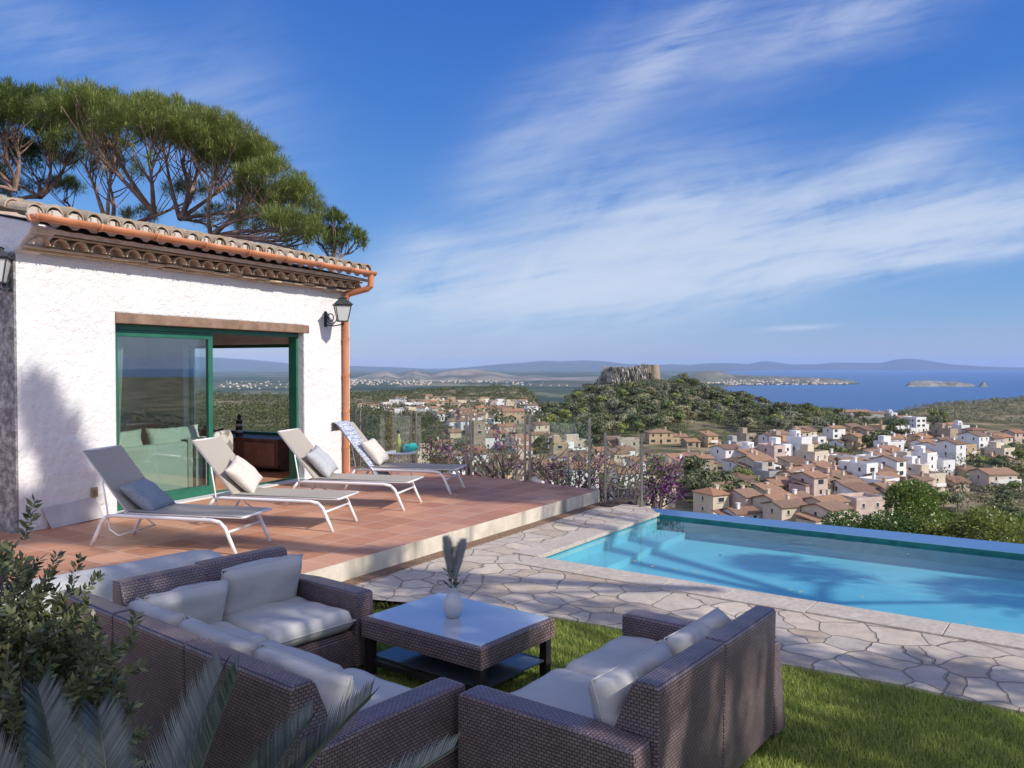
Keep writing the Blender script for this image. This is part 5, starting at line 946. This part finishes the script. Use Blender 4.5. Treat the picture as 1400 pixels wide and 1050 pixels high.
# (px, base py, width px, storeys, wall, roof, roof type, rot deg, depth m)
HAND = [(902, 607, 34, 2, 'ochre', 'brown', 'hip', 6, 9), (860, 620, 28, 2, 'cream', 'brown', 'flat', 0, 9), (928, 605, 22, 1, 'ochre', 'brown', 'gable', 5, 8), (946, 612, 20, 1, 'stone', 'brown', 'gable', 10, 8), (971, 612, 16, 2, 'ochre', 'brown', 'shed', 20, 7), (996, 633, 32, 2, 'white', 'dark', 'gable', 28, 9), (935, 642, 36, 1, 'white', 'brown', 'shed', 20, 10), (950, 634, 30, 1, 'cream', 'brown', 'gable', -10, 9), (918, 662, 36, 2, 'ochre', 'brown', 'hip', 8, 8), (898, 694, 40, 2, 'cream', 'brown', 'gable', 30, 10), (963, 648, 14, 2, 'stone', 'brown', 'gable', 20, 6),
 (976, 706, 30, 2, 'cream', 'orange', 'hip', 26, 8), (1014, 654, 34, 2, 'white', 'dark', 'hip', 20, 9), (1022, 621, 12, 3, 'stone', 'brown', 'flat', 24, 7), (1008, 624, 18, 2, 'grey', 'dark', 'flat', 24, 8), (1040, 640, 22, 2, 'white', 'orange', 'gable', 26, 11), (1058, 642, 12, 3, 'pink', 'dark', 'flat', 26, 9), (1069, 640, 10, 3, 'white', 'brown', 'flat', 26, 9), (1078, 636, 10, 3, 'orange', 'orange', 'flat', 26, 9), (1096, 640, 13, 4, 'white', 'brown', 'flat', 26, 8), (1106, 624, 12, 2, 'ochre', 'brown', 'gable', 26, 8), (1052, 618, 24, 1, 'stone', 'dark', 'gable', 26, 9), (1083, 617, 26, 1, 'white', 'brown', 'gable', 18, 9),
 (1073, 602, 9, 1, 'cream', 'brown', 'flat', 26, 7), (1091, 604, 15, 2, 'grey', 'brown', 'gable', 26, 8), (1106, 604, 15, 2, 'cream', 'brown', 'gable', 26, 8), (1120, 607, 16, 1, 'white', 'brown', 'flat', 26, 6), (1143, 600, 24, 2, 'white', 'brown', 'gable', 26, 7), (1153, 613, 20, 1, 'white', 'brown', 'gable', 26, 8), (1172, 614, 14, 2, 'ochre', 'brown', 'gable', 26, 9), (1184, 612, 14, 3, 'stone', 'dark', 'gable', 26, 9), (1165, 597, 22, 2, 'ochre', 'brown', 'gable', 26, 9), (1190, 592, 20, 1, 'cream', 'brown', 'gable', 20, 8),
 (1052, 672, 26, 2, 'grey', 'dark', 'flat', 24, 9), (1075, 686, 24, 2, 'cream', 'brown', 'gable', 30, 9), (1089, 676, 24, 2, 'cream', 'brown', 'gable', 30, 9), (1063, 690, 20, 2, 'stone', 'brown', 'gable', 26, 8), (1108, 666, 22, 2, 'white', 'brown', 'gable', 30, 8), (1122, 660, 24, 2, 'white', 'brown', 'gable', 30, 8), (1134, 651, 24, 2, 'white', 'brown', 'gable', 30, 9), (1158, 648, 20, 2, 'white', 'brown', 'flat', 30, 9), (1130, 688, 20, 2, 'cream', 'brown', 'gable', 30, 9), (1112, 694, 18, 3, 'pink', 'brown', 'gable', 28, 8), (1145, 672, 20, 2, 'pink', 'brown', 'shed', 30, 9), (1048, 702, 34, 2, 'cream', 'brown', 'gable', 26, 12), (1092, 712, 26, 2, 'white', 'brown', 'gable', 28, 8), (1020, 708, 28, 2, 'pink', 'brown', 'gable', 24, 9), (1000, 702, 22, 1, 'cream', 'brown', 'shed', 10, 8),
 (1180, 674, 18, 3, 'white', 'dark', 'flat', 30, 10), (1203, 666, 16, 2, 'ochre', 'brown', 'gable', 30, 9), (1193, 648, 13, 2, 'white', 'brown', 'flat', 30, 7), (1221, 665, 20, 3, 'white', 'brown', 'gable', 34, 9), (1234, 657, 14, 2, 'orange', 'brown', 'gable', 30, 8), (1250, 652, 22, 2, 'cream', 'dark', 'flat', 30, 9), (1226, 641, 18, 2, 'ochre', 'brown', 'gable', 24, 8), (1248, 634, 30, 1, 'ochre', 'brown', 'gable', 18, 9), (1210, 640, 22, 1, 'stone', 'dark', 'gable', 18, 9),
 (1246, 602, 13, 2, 'white', 'brown', 'flat', 20, 8), (1254, 592, 18, 3, 'white', 'brown', 'flat', 20, 10), (1236, 583, 20, 2, 'white', 'brown', 'gable', 15, 8), (1244, 577, 16, 1, 'white', 'brown', 'gable', 5, 8), (1258, 640, 16, 2, 'white', 'dark', 'gable', 28, 9), (1281, 628, 20, 2, 'white', 'brown', 'gable', 28, 10), (1268, 655, 11, 3, 'white', 'brown', 'flat', 30, 6), (1290, 654, 24, 2, 'white', 'dark', 'flat', 20, 9), (1306, 636, 20, 3, 'white', 'dark', 'gable', 24, 9), (1297, 612, 11, 3, 'stone', 'dark', 'flat', 24, 10), (1323, 612, 20, 1, 'stone', 'orange', 'gable', 14, 9), (1337, 622, 22, 3, 'white', 'brown', 'gable', 26, 10), (1371, 614, 24, 2, 'cream', 'orange', 'gable', 16, 8), (1336, 603, 22, 2, 'pink', 'dark', 'hip', 10, 8), (1361, 602, 20, 1, 'pink', 'dark', 'gable', 10, 8), (1301, 594, 8, 2, 'pink', 'orange', 'gable', 15, 6), (1317, 597, 13, 2, 'white', 'orange', 'flat', 15, 7), (1391, 607, 20, 2, 'pink', 'orange', 'gable', 15, 8), (1325, 655, 24, 1, 'stone', 'brown', 'gable', 10, 8), (1366, 673, 52, 2, 'cream', 'brown', 'gable', 8, 9), (1310, 672, 30, 1, 'pink', 'dark', 'gable', 10, 9), (1281, 607, 22, 1, 'ochre', 'dark', 'shed', 20, 9),
 (1163, 573, 54, 2, 'grey', 'brown', 'gable', 4, 9), (1200, 575, 36, 2, 'grey', 'brown', 'gable', 4, 9), (1221, 575, 9, 2, 'white', 'brown', 'flat', 10, 8),
 (701, 579, 30, 3, 'ochre', 'brown', 'gable', 8, 12), (727, 566, 15, 3, 'white', 'brown', 'gable', 10, 10), (742, 561, 14, 1, 'pink', 'orange', 'gable', 10, 8), (690, 597, 24, 2, 'pink', 'orange', 'gable', 20, 9), (678, 608, 26, 2, 'cream', 'brown', 'gable', 20, 10), (707, 616, 26, 2, 'white', 'brown', 'gable', 25, 10), (711, 634, 26, 2, 'white', 'brown', 'gable', 24, 8), (652, 622, 12, 5, 'stone', 'brown', 'flat', 20, 7), (763, 636, 16, 3, 'ochre', 'brown', 'flat', 12, 7), (783, 622, 26, 2, 'cream', 'brown', 'flat', 10, 9), (752, 660, 22, 2, 'pink', 'brown', 'gable', 24, 8), (803, 648, 22, 2, 'ochre', 'brown', 'gable', 20, 8), (732, 655, 20, 2, 'ochre', 'brown', 'gable', 20, 9), (664, 650, 22, 2, 'cream', 'brown', 'gable', 24, 9), (640, 634, 20, 2, 'pink', 'brown', 'gable', 24, 9), (610, 640, 22, 2, 'pink', 'brown', 'gable', 20, 9), (590, 634, 20, 2, 'cream', 'orange', 'gable', 20, 9), (838, 618, 20, 2, 'ochre', 'brown', 'gable', 12, 8), (822, 636, 22, 2, 'cream', 'brown', 'gable', 16, 8), (845, 640, 24, 2, 'cream', 'brown', 'gable', 20, 8), (868, 652, 26, 2, 'white', 'brown', 'gable', 20, 8), (780, 658, 26, 2, 'cream', 'brown', 'hip', 20, 8), (620, 606, 16, 2, 'cream', 'brown', 'gable', 15, 9), (634, 588, 14, 2, 'white', 'brown', 'gable', 15, 9), (655, 592, 12, 2, 'white', 'brown', 'flat', 15, 9)]
FARH = [(538, 553), (548, 549), (535, 563), (525, 562), (551, 562), (560, 566), (572, 557), (583, 551), (593, 555), (601, 560), (566, 552), (586, 546), (594, 549), (600, 548), (622, 557), (630, 551), (617, 549), (648, 549), (662, 550), (674, 554), (683, 552), (691, 550), (704, 551), (714, 553), (633, 562), (645, 570), (655, 566), (640, 577), (625, 574), (612, 570), (660, 577), (505, 561), (556, 557), (543, 570), (577, 566), (670, 566), (718, 560), (528, 557), (608, 555), (592, 567), (675, 580), (515, 560), (494, 559), (617, 582), (600, 576)]
taken = []
def place(px, py, wpx, st, wall, roof, rt, rot, dep, hand, far=False):
    Y = hit(px, py)
    if Y is None: return
    w_ = wpx / F * Y * 1.02; x = (px - 700) / F * Y; z = float(terrain(x, Y))
    if not hand and any(math.hypot(x - a, Y - b_) < (r_ + w_ * .55) for a, b_, r_ in taken): return
    taken.append((x, Y, w_ * .5)); HS.append(dict(px=px, py=py, loc=(x, Y + dep * .3, z), w=max(4.5, w_), d=dep, st=st, rot=R(rot), wall=wall, roof=roof, rt=rt, far=far, hand=hand))
for h_ in HAND: place(*(h_[:2] + (h_[2] * (.8 if h_[1] > 640 else .95),) + h_[3:8] + (h_[8] * .86,)), True)
for (px, py) in FARH: place(px, py, rr.uniform(8, 13), rr.choice([1, 2, 2]), rr.choices(['white', 'cream', 'pink', 'ochre'], [6, 3, 1, 1])[0], rr.choice(['brown', 'orange']), rr.choice(['flat', 'gable', 'gable']), rr.uniform(-10, 40), 9, True, True)
polys = [([(640, 585), (760, 600), (830, 625), (880, 640), (880, 690), (600, 690), (560, 640), (600, 620)], 44), ([(990, 690), (1040, 660), (1120, 645), (1180, 640), (1260, 640), (1280, 690), (1150, 730), (980, 720)], 52), ([(1180, 600), (1290, 600), (1400, 625), (1390, 640), (1200, 640)], 22), ([(960, 625), (1100, 600), (1100, 650), (1000, 660)], 14), ([(600, 550), (720, 550), (640, 590), (600, 580)], 16)]
for poly, n in polys:
    xs = [p[0] for p in poly]; ys = [p[1] for p in poly]; k = 0; tries = 0
    while k < n and tries < 900:
        tries += 1; px = rr.uniform(min(xs), max(xs)); py = rr.uniform(min(ys), max(ys))
        if not inpoly(np.array([px]), np.array([py]), poly)[0]: continue
        n0 = len(HS); place(px, py, rr.uniform(9, 12) / 330 * F * 33 * F / F / max(20, (py - 500) and 33 * F / (py - 500)) * 10 if False else rr.uniform(5.2, 7.6) * (py - 500) / 33., rr.choice([1, 2, 2, 2, 3]), rr.choices(['white', 'cream', 'ochre', 'stone', 'pink', 'grey'], [10, 7, 1.2, 2.5, .6, 1])[0], rr.choices(['brown', 'dark', 'orange'], [6, 3, 1])[0], rr.choices(['gable', 'flat', 'shed', 'side', 'hip'], [8, 2, 2, 1, 1])[0], rr.uniform(12, 38), rr.uniform(5.5, 7.5), False); k += len(HS) > n0
# name each house by its look and its place in a strip of the village
ORD = lambda i: ['leftmost', 'second', 'third', 'fourth', 'fifth', 'sixth', 'seventh', 'eighth', 'ninth', 'tenth', 'eleventh', 'twelfth', 'thirteenth', 'fourteenth', 'fifteenth', 'sixteenth', 'seventeenth', 'eighteenth', 'nineteenth', 'twentieth'][i]
def zone(h):
    px, py = h['px'], h['py']
    if h['far']: return 'the far wooded ridge'
    if px < 700: return 'the streets behind the left railing posts' if py > 585 else 'the old town below the ridge'
    if px < 885: return 'the streets seen through the right railing panes' if py > 600 or px > 770 else 'the old town beside the castle hill'
    if px < 985: return 'the houses between purple flowers and valley trees'
    if py < 612: return 'the top row under the castle hill' if px < 1215 else 'the upper right edge of the village'
    if py < 645: return 'the upper middle streets' if px < 1190 else 'the right-hand streets under the scrub hill'
    if py < 678: return 'the central streets above the pool' if px < 1190 else 'the streets just above the citrus trees'
    return 'the lowest row above the pool edge'
SZ = {1: 'low', 2: 'two-storey', 3: 'tall', 4: 'very tall', 5: 'tower-like'}; RT = {'flat': 'flat-roofed', 'gable': 'gabled', 'shed': 'lean-to roofed', 'side': 'gable-fronted', 'hip': 'hipped-roof'}
from collections import defaultdict
zz_ = defaultdict(list)
for h_ in HS: zz_[(zone(h_), h_['wall'], SZ[h_['st']])].append(h_)
for (zn, wl, sz), l in zz_.items():
    l.sort(key=lambda q: q['px'])
    for i, h_ in enumerate(l):
        nth = '' if len(l) == 1 else (', ' + (ORD(min(i, 19)) if i == 0 else ORD(min(i, 19)) + ' from left') + ' of its kind'); h_['label'] = f"{sz} {wl} {RT[h_['rt']]} house in {zn}{nth}".replace(' of its kind', ' such') if False else f"{sz} {wl} {RT[h_['rt']]} house{nth.replace(' of its kind', '')}, {zn.replace('the ', '', 1)}"
for h_ in HS: make_house(h_['loc'], h_['w'], h_['d'], h_['st'], h_['rot'], h_['wall'], h_['roof'], h_['rt'], h_['label'], 'houses of the village', rr, not h_['far'], porch=(h_['px'], h_['py']) in ((1014, 654), (1366, 673), (1337, 622)))
# ------------------------------------------------------------------ castle
CY = 560.; cz = lambda py: zy(py, CY)
rockm = noisy('castle_cliff_rock', (.17, .155, .13), (.50, .47, .41), .22, .95, 1.0, .9, .8)
prof = [(818, 527), (820, 519), (823, 510), (828, 504), (836, 502.5), (845, 503), (853, 502), (862, 502.5), (870, 501.5), (878, 500), (884, 498), (888, 499.5), (890, 506), (888, 522)]
b = MB(); n_ = 90; top = [np.interp(818 + 68 * i / (n_ - 1), [p[0] for p in prof[:-1]], [p[1] for p in prof[:-1]]) for i in range(n_)]; rg = np.random.default_rng(3); rows = 14
fold = [2.6 * abs(math.sin(i * .21 + 1.3 * math.sin(i * .13))) + 1.0 * abs(math.sin(i * .7 + math.sin(i * .31))) + rg.normal(0, .6) for i in range(n_)]
def rk(i, j):
    px = 818 + 68 * i / (n_ - 1); t = j / rows; x = (px - 700) / F * CY; z0 = cz(533); z1 = cz(top[i]) + 0 * i; bow = -9 * math.sin(math.pi * (i / (n_ - 1)) ** .8) * 0.9
    if j <= 9: t = j / 9; return (x + rg.normal(0, .22), CY + bow - fold[min(n_ - 1, max(0, i + int(2.5 * math.sin(j * 1.1))))] * (1 - .35 * t) + 2.5 * t + rg.normal(0, .7), z0 + (z1 - z0) * t + rg.normal(0, .45))
    t = (j - 9) / (rows - 9); return (x, CY + bow + 2 + 22 * t, z1 + rg.normal(0, .3) - (z1 - z0) * max(0, t - .5) * 1.6)
vs = [rk(i, j) for j in range(rows + 1) for i in range(n_)]; b.add(vs, [(j * n_ + i, j * n_ + i + 1, (j + 1) * n_ + i + 1, (j + 1) * n_ + i) for j in range(rows) for i in range(n_ - 1)]); tag(b.build('castle_rock', rockm), kind='structure')
e = empty('ruined_castle', ((896 - 700) / F * CY, CY + 4, cz(520)), 0, 'ruined stone castle with a round tower crowning the rocky hill', 'castle')
b = MB(); b.lathe([(0, -3), (4.1, -3), (3.7, 4), (3.1, 10.4), (3.1, 10.6), (2.5, 10.6), (2.5, 9.6), (0, 9.6)], 24); b.build('round_tower', noisy('castle_masonry', (.30, .235, .165), (.40, .32, .24), .5, .95, .7, 1.5, .3), e)
b = MB(); rr2 = random.Random(5)
for i in range(26): x = -36 + i * 1.3; h_ = rr2.choice([.2, .6, 1.1, .5, .3]); b.box(x, x + rr2.uniform(.6, 1.25), -3 + 1.2 * math.sin(i * .5), -2 + 1.2 * math.sin(i * .5), 5, cz(502.5) - cz(520) + h_)
for (x0, x1, h_) in ((-8, -6.6, 11.2), (-6.3, -4.8, 10.2), (-5.0, -3.9, 10.8)): b.box(x0, x1, -2, -.6, 2, h_)
b.build('battlement', noisy('ruined_masonry', (.30, .24, .17), (.45, .38, .29), .5, .95, .7, 1.5, .3), e)
# ------------------------------------------------------------------ trees
def treemesh(seed, rx, h, n, lobes, mat, size, flatt=1.0):
    rg = np.random.default_rng(seed); C = []; D = []
    for k in range(lobes):
        a = rg.uniform(0, 6.28); q = rg.uniform(0, .68); c = np.array([math.cos(a) * rx * q, math.sin(a) * rx * q, h * (.55 + rg.uniform(-.18, .25) * flatt - .12 * q)]); r_ = rx * rg.uniform(.34, .52); m_ = n // lobes
        u = unit(rg.normal(size=(m_, 3))); u[:, 2] = np.where(u[:, 2] < -.3, -u[:, 2], u[:, 2]); C.append(u * r_ * [1, 1, .8 * flatt] * (rg.random(m_) ** .2)[:, None] + c); D.append(u)
    C = np.concatenate(C); U_ = unit(np.concatenate(D) + rg.normal(0, .35, C.shape)); T = unit(np.cross(U_, rg.normal(size=C.shape))); B_ = np.cross(U_, T); s = rg.uniform(*size, len(C))[:, None]
    V = np.stack([C - T * s, C - B_ * s * .7, C + T * s, C + B_ * s * .7], 1); return quickmesh('crown', V.reshape(-1, 3), np.arange(4 * len(C)).reshape(-1, 4), mat), C
FOL = [leafmat('evergreen_foliage', (.075, .095, .045), (.19, .21, .11), .7, .1, .2), leafmat('olive_foliage', (.17, .185, .12), (.30, .31, .21), .7, .1, .2), leafmat('bright_foliage', (.12, .17, .05), (.27, .32, .11), .7, .1, .2)]
DARKF = leafmat('dark_wood_foliage', (.045, .062, .032), (.115, .135, .065), .7, .1, .2)
def trunkmesh(h): b = MB(); b.tube([(0, 0, -2), (.1, 0, h * .3), (0, .1, h * .62)], [.28, .2, .12], 6); return b.mesh('trunk', BARK)
kinds = []
for (nm, lab, cat_, mi_, rx, h, n, lb, sz_, fl) in (('evergreen_oak', 'rounded dark evergreen oak', 'tree', 0, 3.4, 6.2, 620, 9, (.22, .42), 1.0), ('evergreen_oak', 'spreading dark evergreen oak', 'tree', 0, 4.0, 6.0, 700, 11, (.22, .42), .8), ('olive_tree', 'silvery olive tree', 'tree', 1, 3.0, 4.8, 560, 8, (.2, .36), .9), ('olive_tree', 'broad grey-green olive tree', 'tree', 1, 3.6, 5.2, 620, 9, (.2, .36), .8), ('leafy_tree', 'bright green leafy tree', 'tree', 2, 3.2, 6.0, 600, 8, (.2, .4), 1.0), ('umbrella_pine', 'flat-crowned umbrella pine', 'tree', 0, 4.6, 8.5, 760, 12, (.22, .42), .35)):
    me, _ = treemesh(hash(lab) % 1000 if False else len(kinds) + 5, rx, h, n, lb, FOL[mi_], sz_, fl); kinds.append((nm, lab, me, trunkmesh(h)))
TS = []
def addtree(px, py, kd, s, zn):
    Y = hit(px, py)
    if Y is None: return
    TS.append(dict(px=px, py=py, Y=Y, kd=kd, s=s, zn=zn))
def scatter(poly, n, zn, w_, smin=.7, smax=1.3, ex=()):
    xs = [p[0] for p in poly]; ys = [p[1] for p in poly]; k = 0; t = 0; pts = []
    while k < n and t < n * 60:
        t += 1; px = rr.uniform(min(xs), max(xs)); py = rr.uniform(min(ys), max(ys))
        if not inpoly(np.array([px]), np.array([py]), poly)[0]: continue
        if any(inpoly(np.array([px]), np.array([py]), q)[0] for q in ex): continue
        if any(abs(px - a) < 6 and abs(py - c) < 2.5 for a, c in pts): continue
        pts.append((px, py)); addtree(px, py, rr.choices(range(6), w_)[0], rr.uniform(smin, smax), zn); k += 1
clear1 = [(930, 598), (945, 584), (965, 578), (1000, 590), (1060, 598), (1060, 606), (1000, 612), (950, 608)]; clear2 = [(905, 528), (925, 530), (938, 542), (922, 545)]
scatter([(742, 566), (800, 545), (900, 536), (960, 540), (1050, 565), (1120, 575), (1140, 592), (1060, 600), (960, 580), (900, 590), (860, 600), (760, 606), (735, 590)], 190, 'castle hill slope', [3.5, 2.5, 3, 2.5, 2.5, .5], 1.1, 1.9, [clear1, clear2])
scatter([(940, 538), (1000, 548), (1100, 566), (1160, 572), (1220, 580), (1215, 590), (1140, 590), (1050, 575), (960, 552)], 44, 'eastern castle hill shoulder', [5, 3, 2, 1, 1, 2], 1.0, 1.6)
scatter([(925, 645), (965, 650), (1020, 672), (1045, 690), (1030, 702), (960, 700), (930, 685)], 26, 'valley between the rows of houses', [3, 2, 1, 1, 4, .2], .9, 1.4)
for (px, py, kd, s) in ((1122, 634, 5, 1.25), (1146, 638, 5, 1.25), (1135, 640, 1, 1.1), (1108, 638, 0, .9), (1160, 636, 1, .9)): addtree(px, py, kd, s, 'cluster amid the central houses')
for (px, py, kd, s) in ((1196, 612, 0, 1.4), (1206, 610, 0, 1.5), (1222, 606, 0, 1.7), (1214, 614, 1, 1.3), (1232, 610, 0, 1.3), (1186, 616, 0, 1.2), (1228, 598, 0, 1.5)): addtree(px, py, kd, s, 'dark grove right of the village centre')
scatter([(1240, 680), (1400, 672), (1400, 735), (1240, 740)], 18, 'slope beyond the pool edge', [3, 2, 1, 2, 3, .3], .5, .9)
scatter([(1355, 622), (1400, 622), (1400, 660), (1360, 650), (1340, 640)], 14, 'gardens at the right picture edge', [2, 2, 1, 1, 4, 1], .7, 1.1)
scatter([(1260, 572), (1290, 568), (1300, 588), (1270, 590)], 7, 'scrub hill edge', [5, 3, 0, 0, 1, 2], .9, 1.3)
scatter([(600, 575), (760, 590), (850, 610), (860, 660), (600, 660)], 48, 'old town streets', [3, 2, 1, 1, 2, .5], .7, 1.1)
scatter([(990, 640), (1230, 630), (1280, 660), (1100, 700), (1010, 690)], 70, 'village gardens', [3, 2, 1.5, 1.5, 2.5, .4], .5, 1.0)
for (px, py, kd, s) in ((822, 531, 1, .8), (832, 533, 0, .9), (842, 534, 2, .8), (852, 534, 0, 1.0), (861, 533, 1, .8), (870, 534, 4, .8), (878, 532, 0, .9), (886, 530, 2, .8), (893, 529, 0, .8), (901, 528, 2, .7), (936, 528, 0, 1.5), (943, 530, 1, 1.4), (930, 529, 4, 1.1), (950, 533, 1, 1.3), (815, 536, 5, 1.1), (806, 538, 5, 1.3)): addtree(px, py, kd, s, 'castle rock base')
tz = defaultdict(list)
for t in TS:
    if t['zn'] == 'castle hill slope': t['zn'] = ('upper' if t['py'] < 556 else 'middle' if t['py'] < 576 else 'lower') + (' left' if t['px'] < 850 else ' middle' if t['px'] < 970 else ' right') + ' castle hill'
    t['zn'] = t['zn'].replace('upper middle castle', 'upper central castle').replace('middle middle', 'central'); tz[(t['zn'], t['kd'])].append(t)
for (zn, kd), l in tz.items():
    l.sort(key=lambda q: q['px']); nm, lab, cm, tm = kinds[kd]
    for i, t in enumerate(l):
        x = (t['px'] - 700) / F * t['Y']; z = float(terrain(x, t['Y'])); nth = '' if len(l) == 1 else (', leftmost' if i == 0 else (f', {ORD(i)} from left' if i < 20 else f', {i + 1}' + {1: 'st', 2: 'nd', 3: 'rd'}.get((i + 1) % 10, 'th') + ' from left'))
        e = empty(nm, (x, t['Y'], z - .4), rr.uniform(0, 6.28), f'{lab} on the {zn}{nth}' if 'hill' in zn else f'{lab} at the {zn}{nth}' if 'base' in zn else f'{lab} in the {zn}{nth}', 'tree', 'trees around the village'); s = t['s']; e.scale = (s * rr.uniform(.85, 1.15), s * rr.uniform(.85, 1.15), s * rr.uniform(.85, 1.15)); link('crown', cm, e); link('trunk', tm, e)
def mass(name, P, rad, per, mat, label, cat_, size, seed=0, zs=.8, loft=.6):
    rg = np.random.default_rng(seed); n = len(P); C = np.repeat(P, per, 0); r_ = np.repeat(rad, per)[:, None]; u = unit(rg.normal(size=(n * per, 3))); u[:, 2] = np.abs(u[:, 2]); C = C + u * r_ * [1, 1, zs] + [0, 0, 1] * r_ * loft
    U_ = unit(u + rg.normal(0, .35, u.shape)); T = unit(np.cross(U_, rg.normal(size=u.shape))); B_ = np.cross(U_, T); s = rg.uniform(*size, len(C))[:, None]; V = np.stack([C - T * s, C - B_ * s * .7, C + T * s, C + B_ * s * .7], 1)
    return tag(link(name, quickmesh(name, V.reshape(-1, 3), np.arange(4 * len(C)).reshape(-1, 4), mat)), label, cat_, kind='stuff')
def scat(n, pxr, Yr, seed, cond=None):
    rg = np.random.default_rng(seed); px = rg.uniform(*pxr, n); Y = np.sqrt(rg.uniform(Yr[0] ** 2, Yr[1] ** 2, n)); x = (px - 700) / F * Y; z = terrain(x, Y); py = 500 - (z - EYE) / Y * F; k = np.ones(n, bool) if cond is None else cond(px, py, Y, x); return np.stack([x, Y, z], 1)[k], px[k]
hx = np.array([h_['loc'][0] for h_ in HS]); hy = np.array([h_['loc'][1] for h_ in HS]); hw = np.array([h_['w'] for h_ in HS])
def clearof(x, y, m_=.62): return np.array([not np.any(np.hypot(hx - a, (hy - b_)) < hw * m_ + 1) for a, b_ in zip(x, y)])
P, _ = scat(2600, (-400, 640), (130, 560), 1, lambda px, py, Y, x: (px < 600) & clearof(x, Y, .7)); mass('valley_wood', P, np.random.default_rng(1).uniform(2.6, 4.8, len(P)), 60, DARKF, 'dense dark evergreen wood in the valley behind the left railing', 'wood', (.22, .45), 1)
P, _ = scat(4200, (-500, 860), (420, 1330), 2, lambda px, py, Y, x: ((py < 552) | (px < 490) | (np.random.default_rng(9).random(len(px)) < .42)) & clearof(x, Y, .8)); mass('ridge_wood', P, np.random.default_rng(2).uniform(3.0, 5.5, len(P)), 34, DARKF, 'dark wood covering the far ridge behind the villas', 'wood', (.6, 1.1), 2)
P, _ = scat(3400, (735, 1240), (400, 600), 3, lambda px, py, Y, x: ~inpoly(px, py, clear1) & ~inpoly(px, py, clear2) & (vnoise(x, Y, 26, 9) > .33) & clearof(x, Y)); mass('hillside_scrub', P, np.random.default_rng(3).uniform(1.2, 3.2, len(P)), 40, FOL[0], 'low grey-green scrub covering the castle hill', 'scrub', (.2, .4), 3)
P, _ = scat(2600, (1225, 1900), (455, 700), 4, lambda px, py, Y, x: (vnoise(x, Y, 22, 9) > .25)); mass('hilltop_scrub', P, np.random.default_rng(4).uniform(1.0, 2.6, len(P)), 34, FOL[1], 'olive-brown scrub on the hill above the sea at right', 'scrub', (.22, .45), 4)
P, _ = scat(520, (600, 1260), (140, 400), 5, lambda px, py, Y, x: clearof(x, Y) & (vnoise(x, Y, 30, 4) > .55)); mass('garden_greenery', P, np.random.default_rng(5).uniform(.8, 2.0, len(P)), 44, FOL[2], 'patches of garden greenery between the village houses', 'greenery', (.16, .32), 5)
P, _ = scat(1800, (1260, 2300), (60, 380), 6, lambda px, py, Y, x: clearof(x, Y) & (vnoise(x, Y, 40, 7) > .12)); P = np.concatenate([P, (lambda g: np.stack([g[0], g[1], terrain(g[0], g[1])], 1))((lambda a, d: (np.sin(a) * d, np.cos(a) * d))(np.random.default_rng(61).uniform(1.0, 1.74, 900), np.random.default_rng(62).uniform(40, 330, 900)))]); mass('slope_greenery', P, np.random.default_rng(6).uniform(1.4, 3.2, len(P)), 50, FOL[0], 'green slope of bushes below the village at right', 'greenery', (.16, .36), 6)
P, _ = scat(500, (600, 1280), (28, 150), 7); mass('near_slope_bushes', P, np.random.default_rng(7).uniform(1.0, 1.8, len(P)), 60, FOL[0], 'bushes on the steep slope directly below the pool', 'greenery', (.12, .25), 7)
rg = np.random.default_rng(12); bx = []
def row(n, pxr, Yr, z, sz_, k_=(0, .55, .3, .15)):
    for _ in range(n): px = rg.uniform(*pxr); Y = rg.uniform(*Yr); s = rg.uniform(*sz_); bx.append(((px - 700) / F * Y, Y, z(px, Y) if callable(z) else z, s, s * .7, rg.uniform(5, 11), int(rg.choice([0, 1, 1, 0]))))
row(170, (470, 590), (8300, 11400), -192, (5, 13)); row(70, (700, 840), (7800, 9400), -188, (5, 12)); row(60, (600, 700), (9000, 10500), -185, (6, 14)); row(130, (990, 1120), (8700, 9300), lambda p, y: -199 + max(0, y - 8950) * .12, (6, 14)); row(60, (940, 1010), (8900, 9300), -185, (7, 16)); row(40, (1110, 1160), (8750, 8950), -190, (8, 20)); row(70, (300, 480), (7000, 10500), -194, (5, 13))
town('distant_towns', bx, 'pale specks of distant towns on the coastal plain')
# ------------------------------------------------------------------ haze
HZ = Mat('air_haze'); HZ.n.remove(HZ.p); pv_ = HZ.node('ShaderNodeVolumePrincipled'); pv_.inputs['Color'].default_value = (.50, .68, 1.0, 1); pv_.inputs['Density'].default_value = 2.0e-5; pv_.inputs['Anisotropy'].default_value = -.1; HZ.link(pv_.outputs[0], HZ.out.inputs['Volume'])
b = MB(); b.box(-64000, 64000, -3500, 64000, -215, 430); tag(b.build('haze', HZ.m), 'pale blue haze over the distant coast', 'haze', kind='stuff')
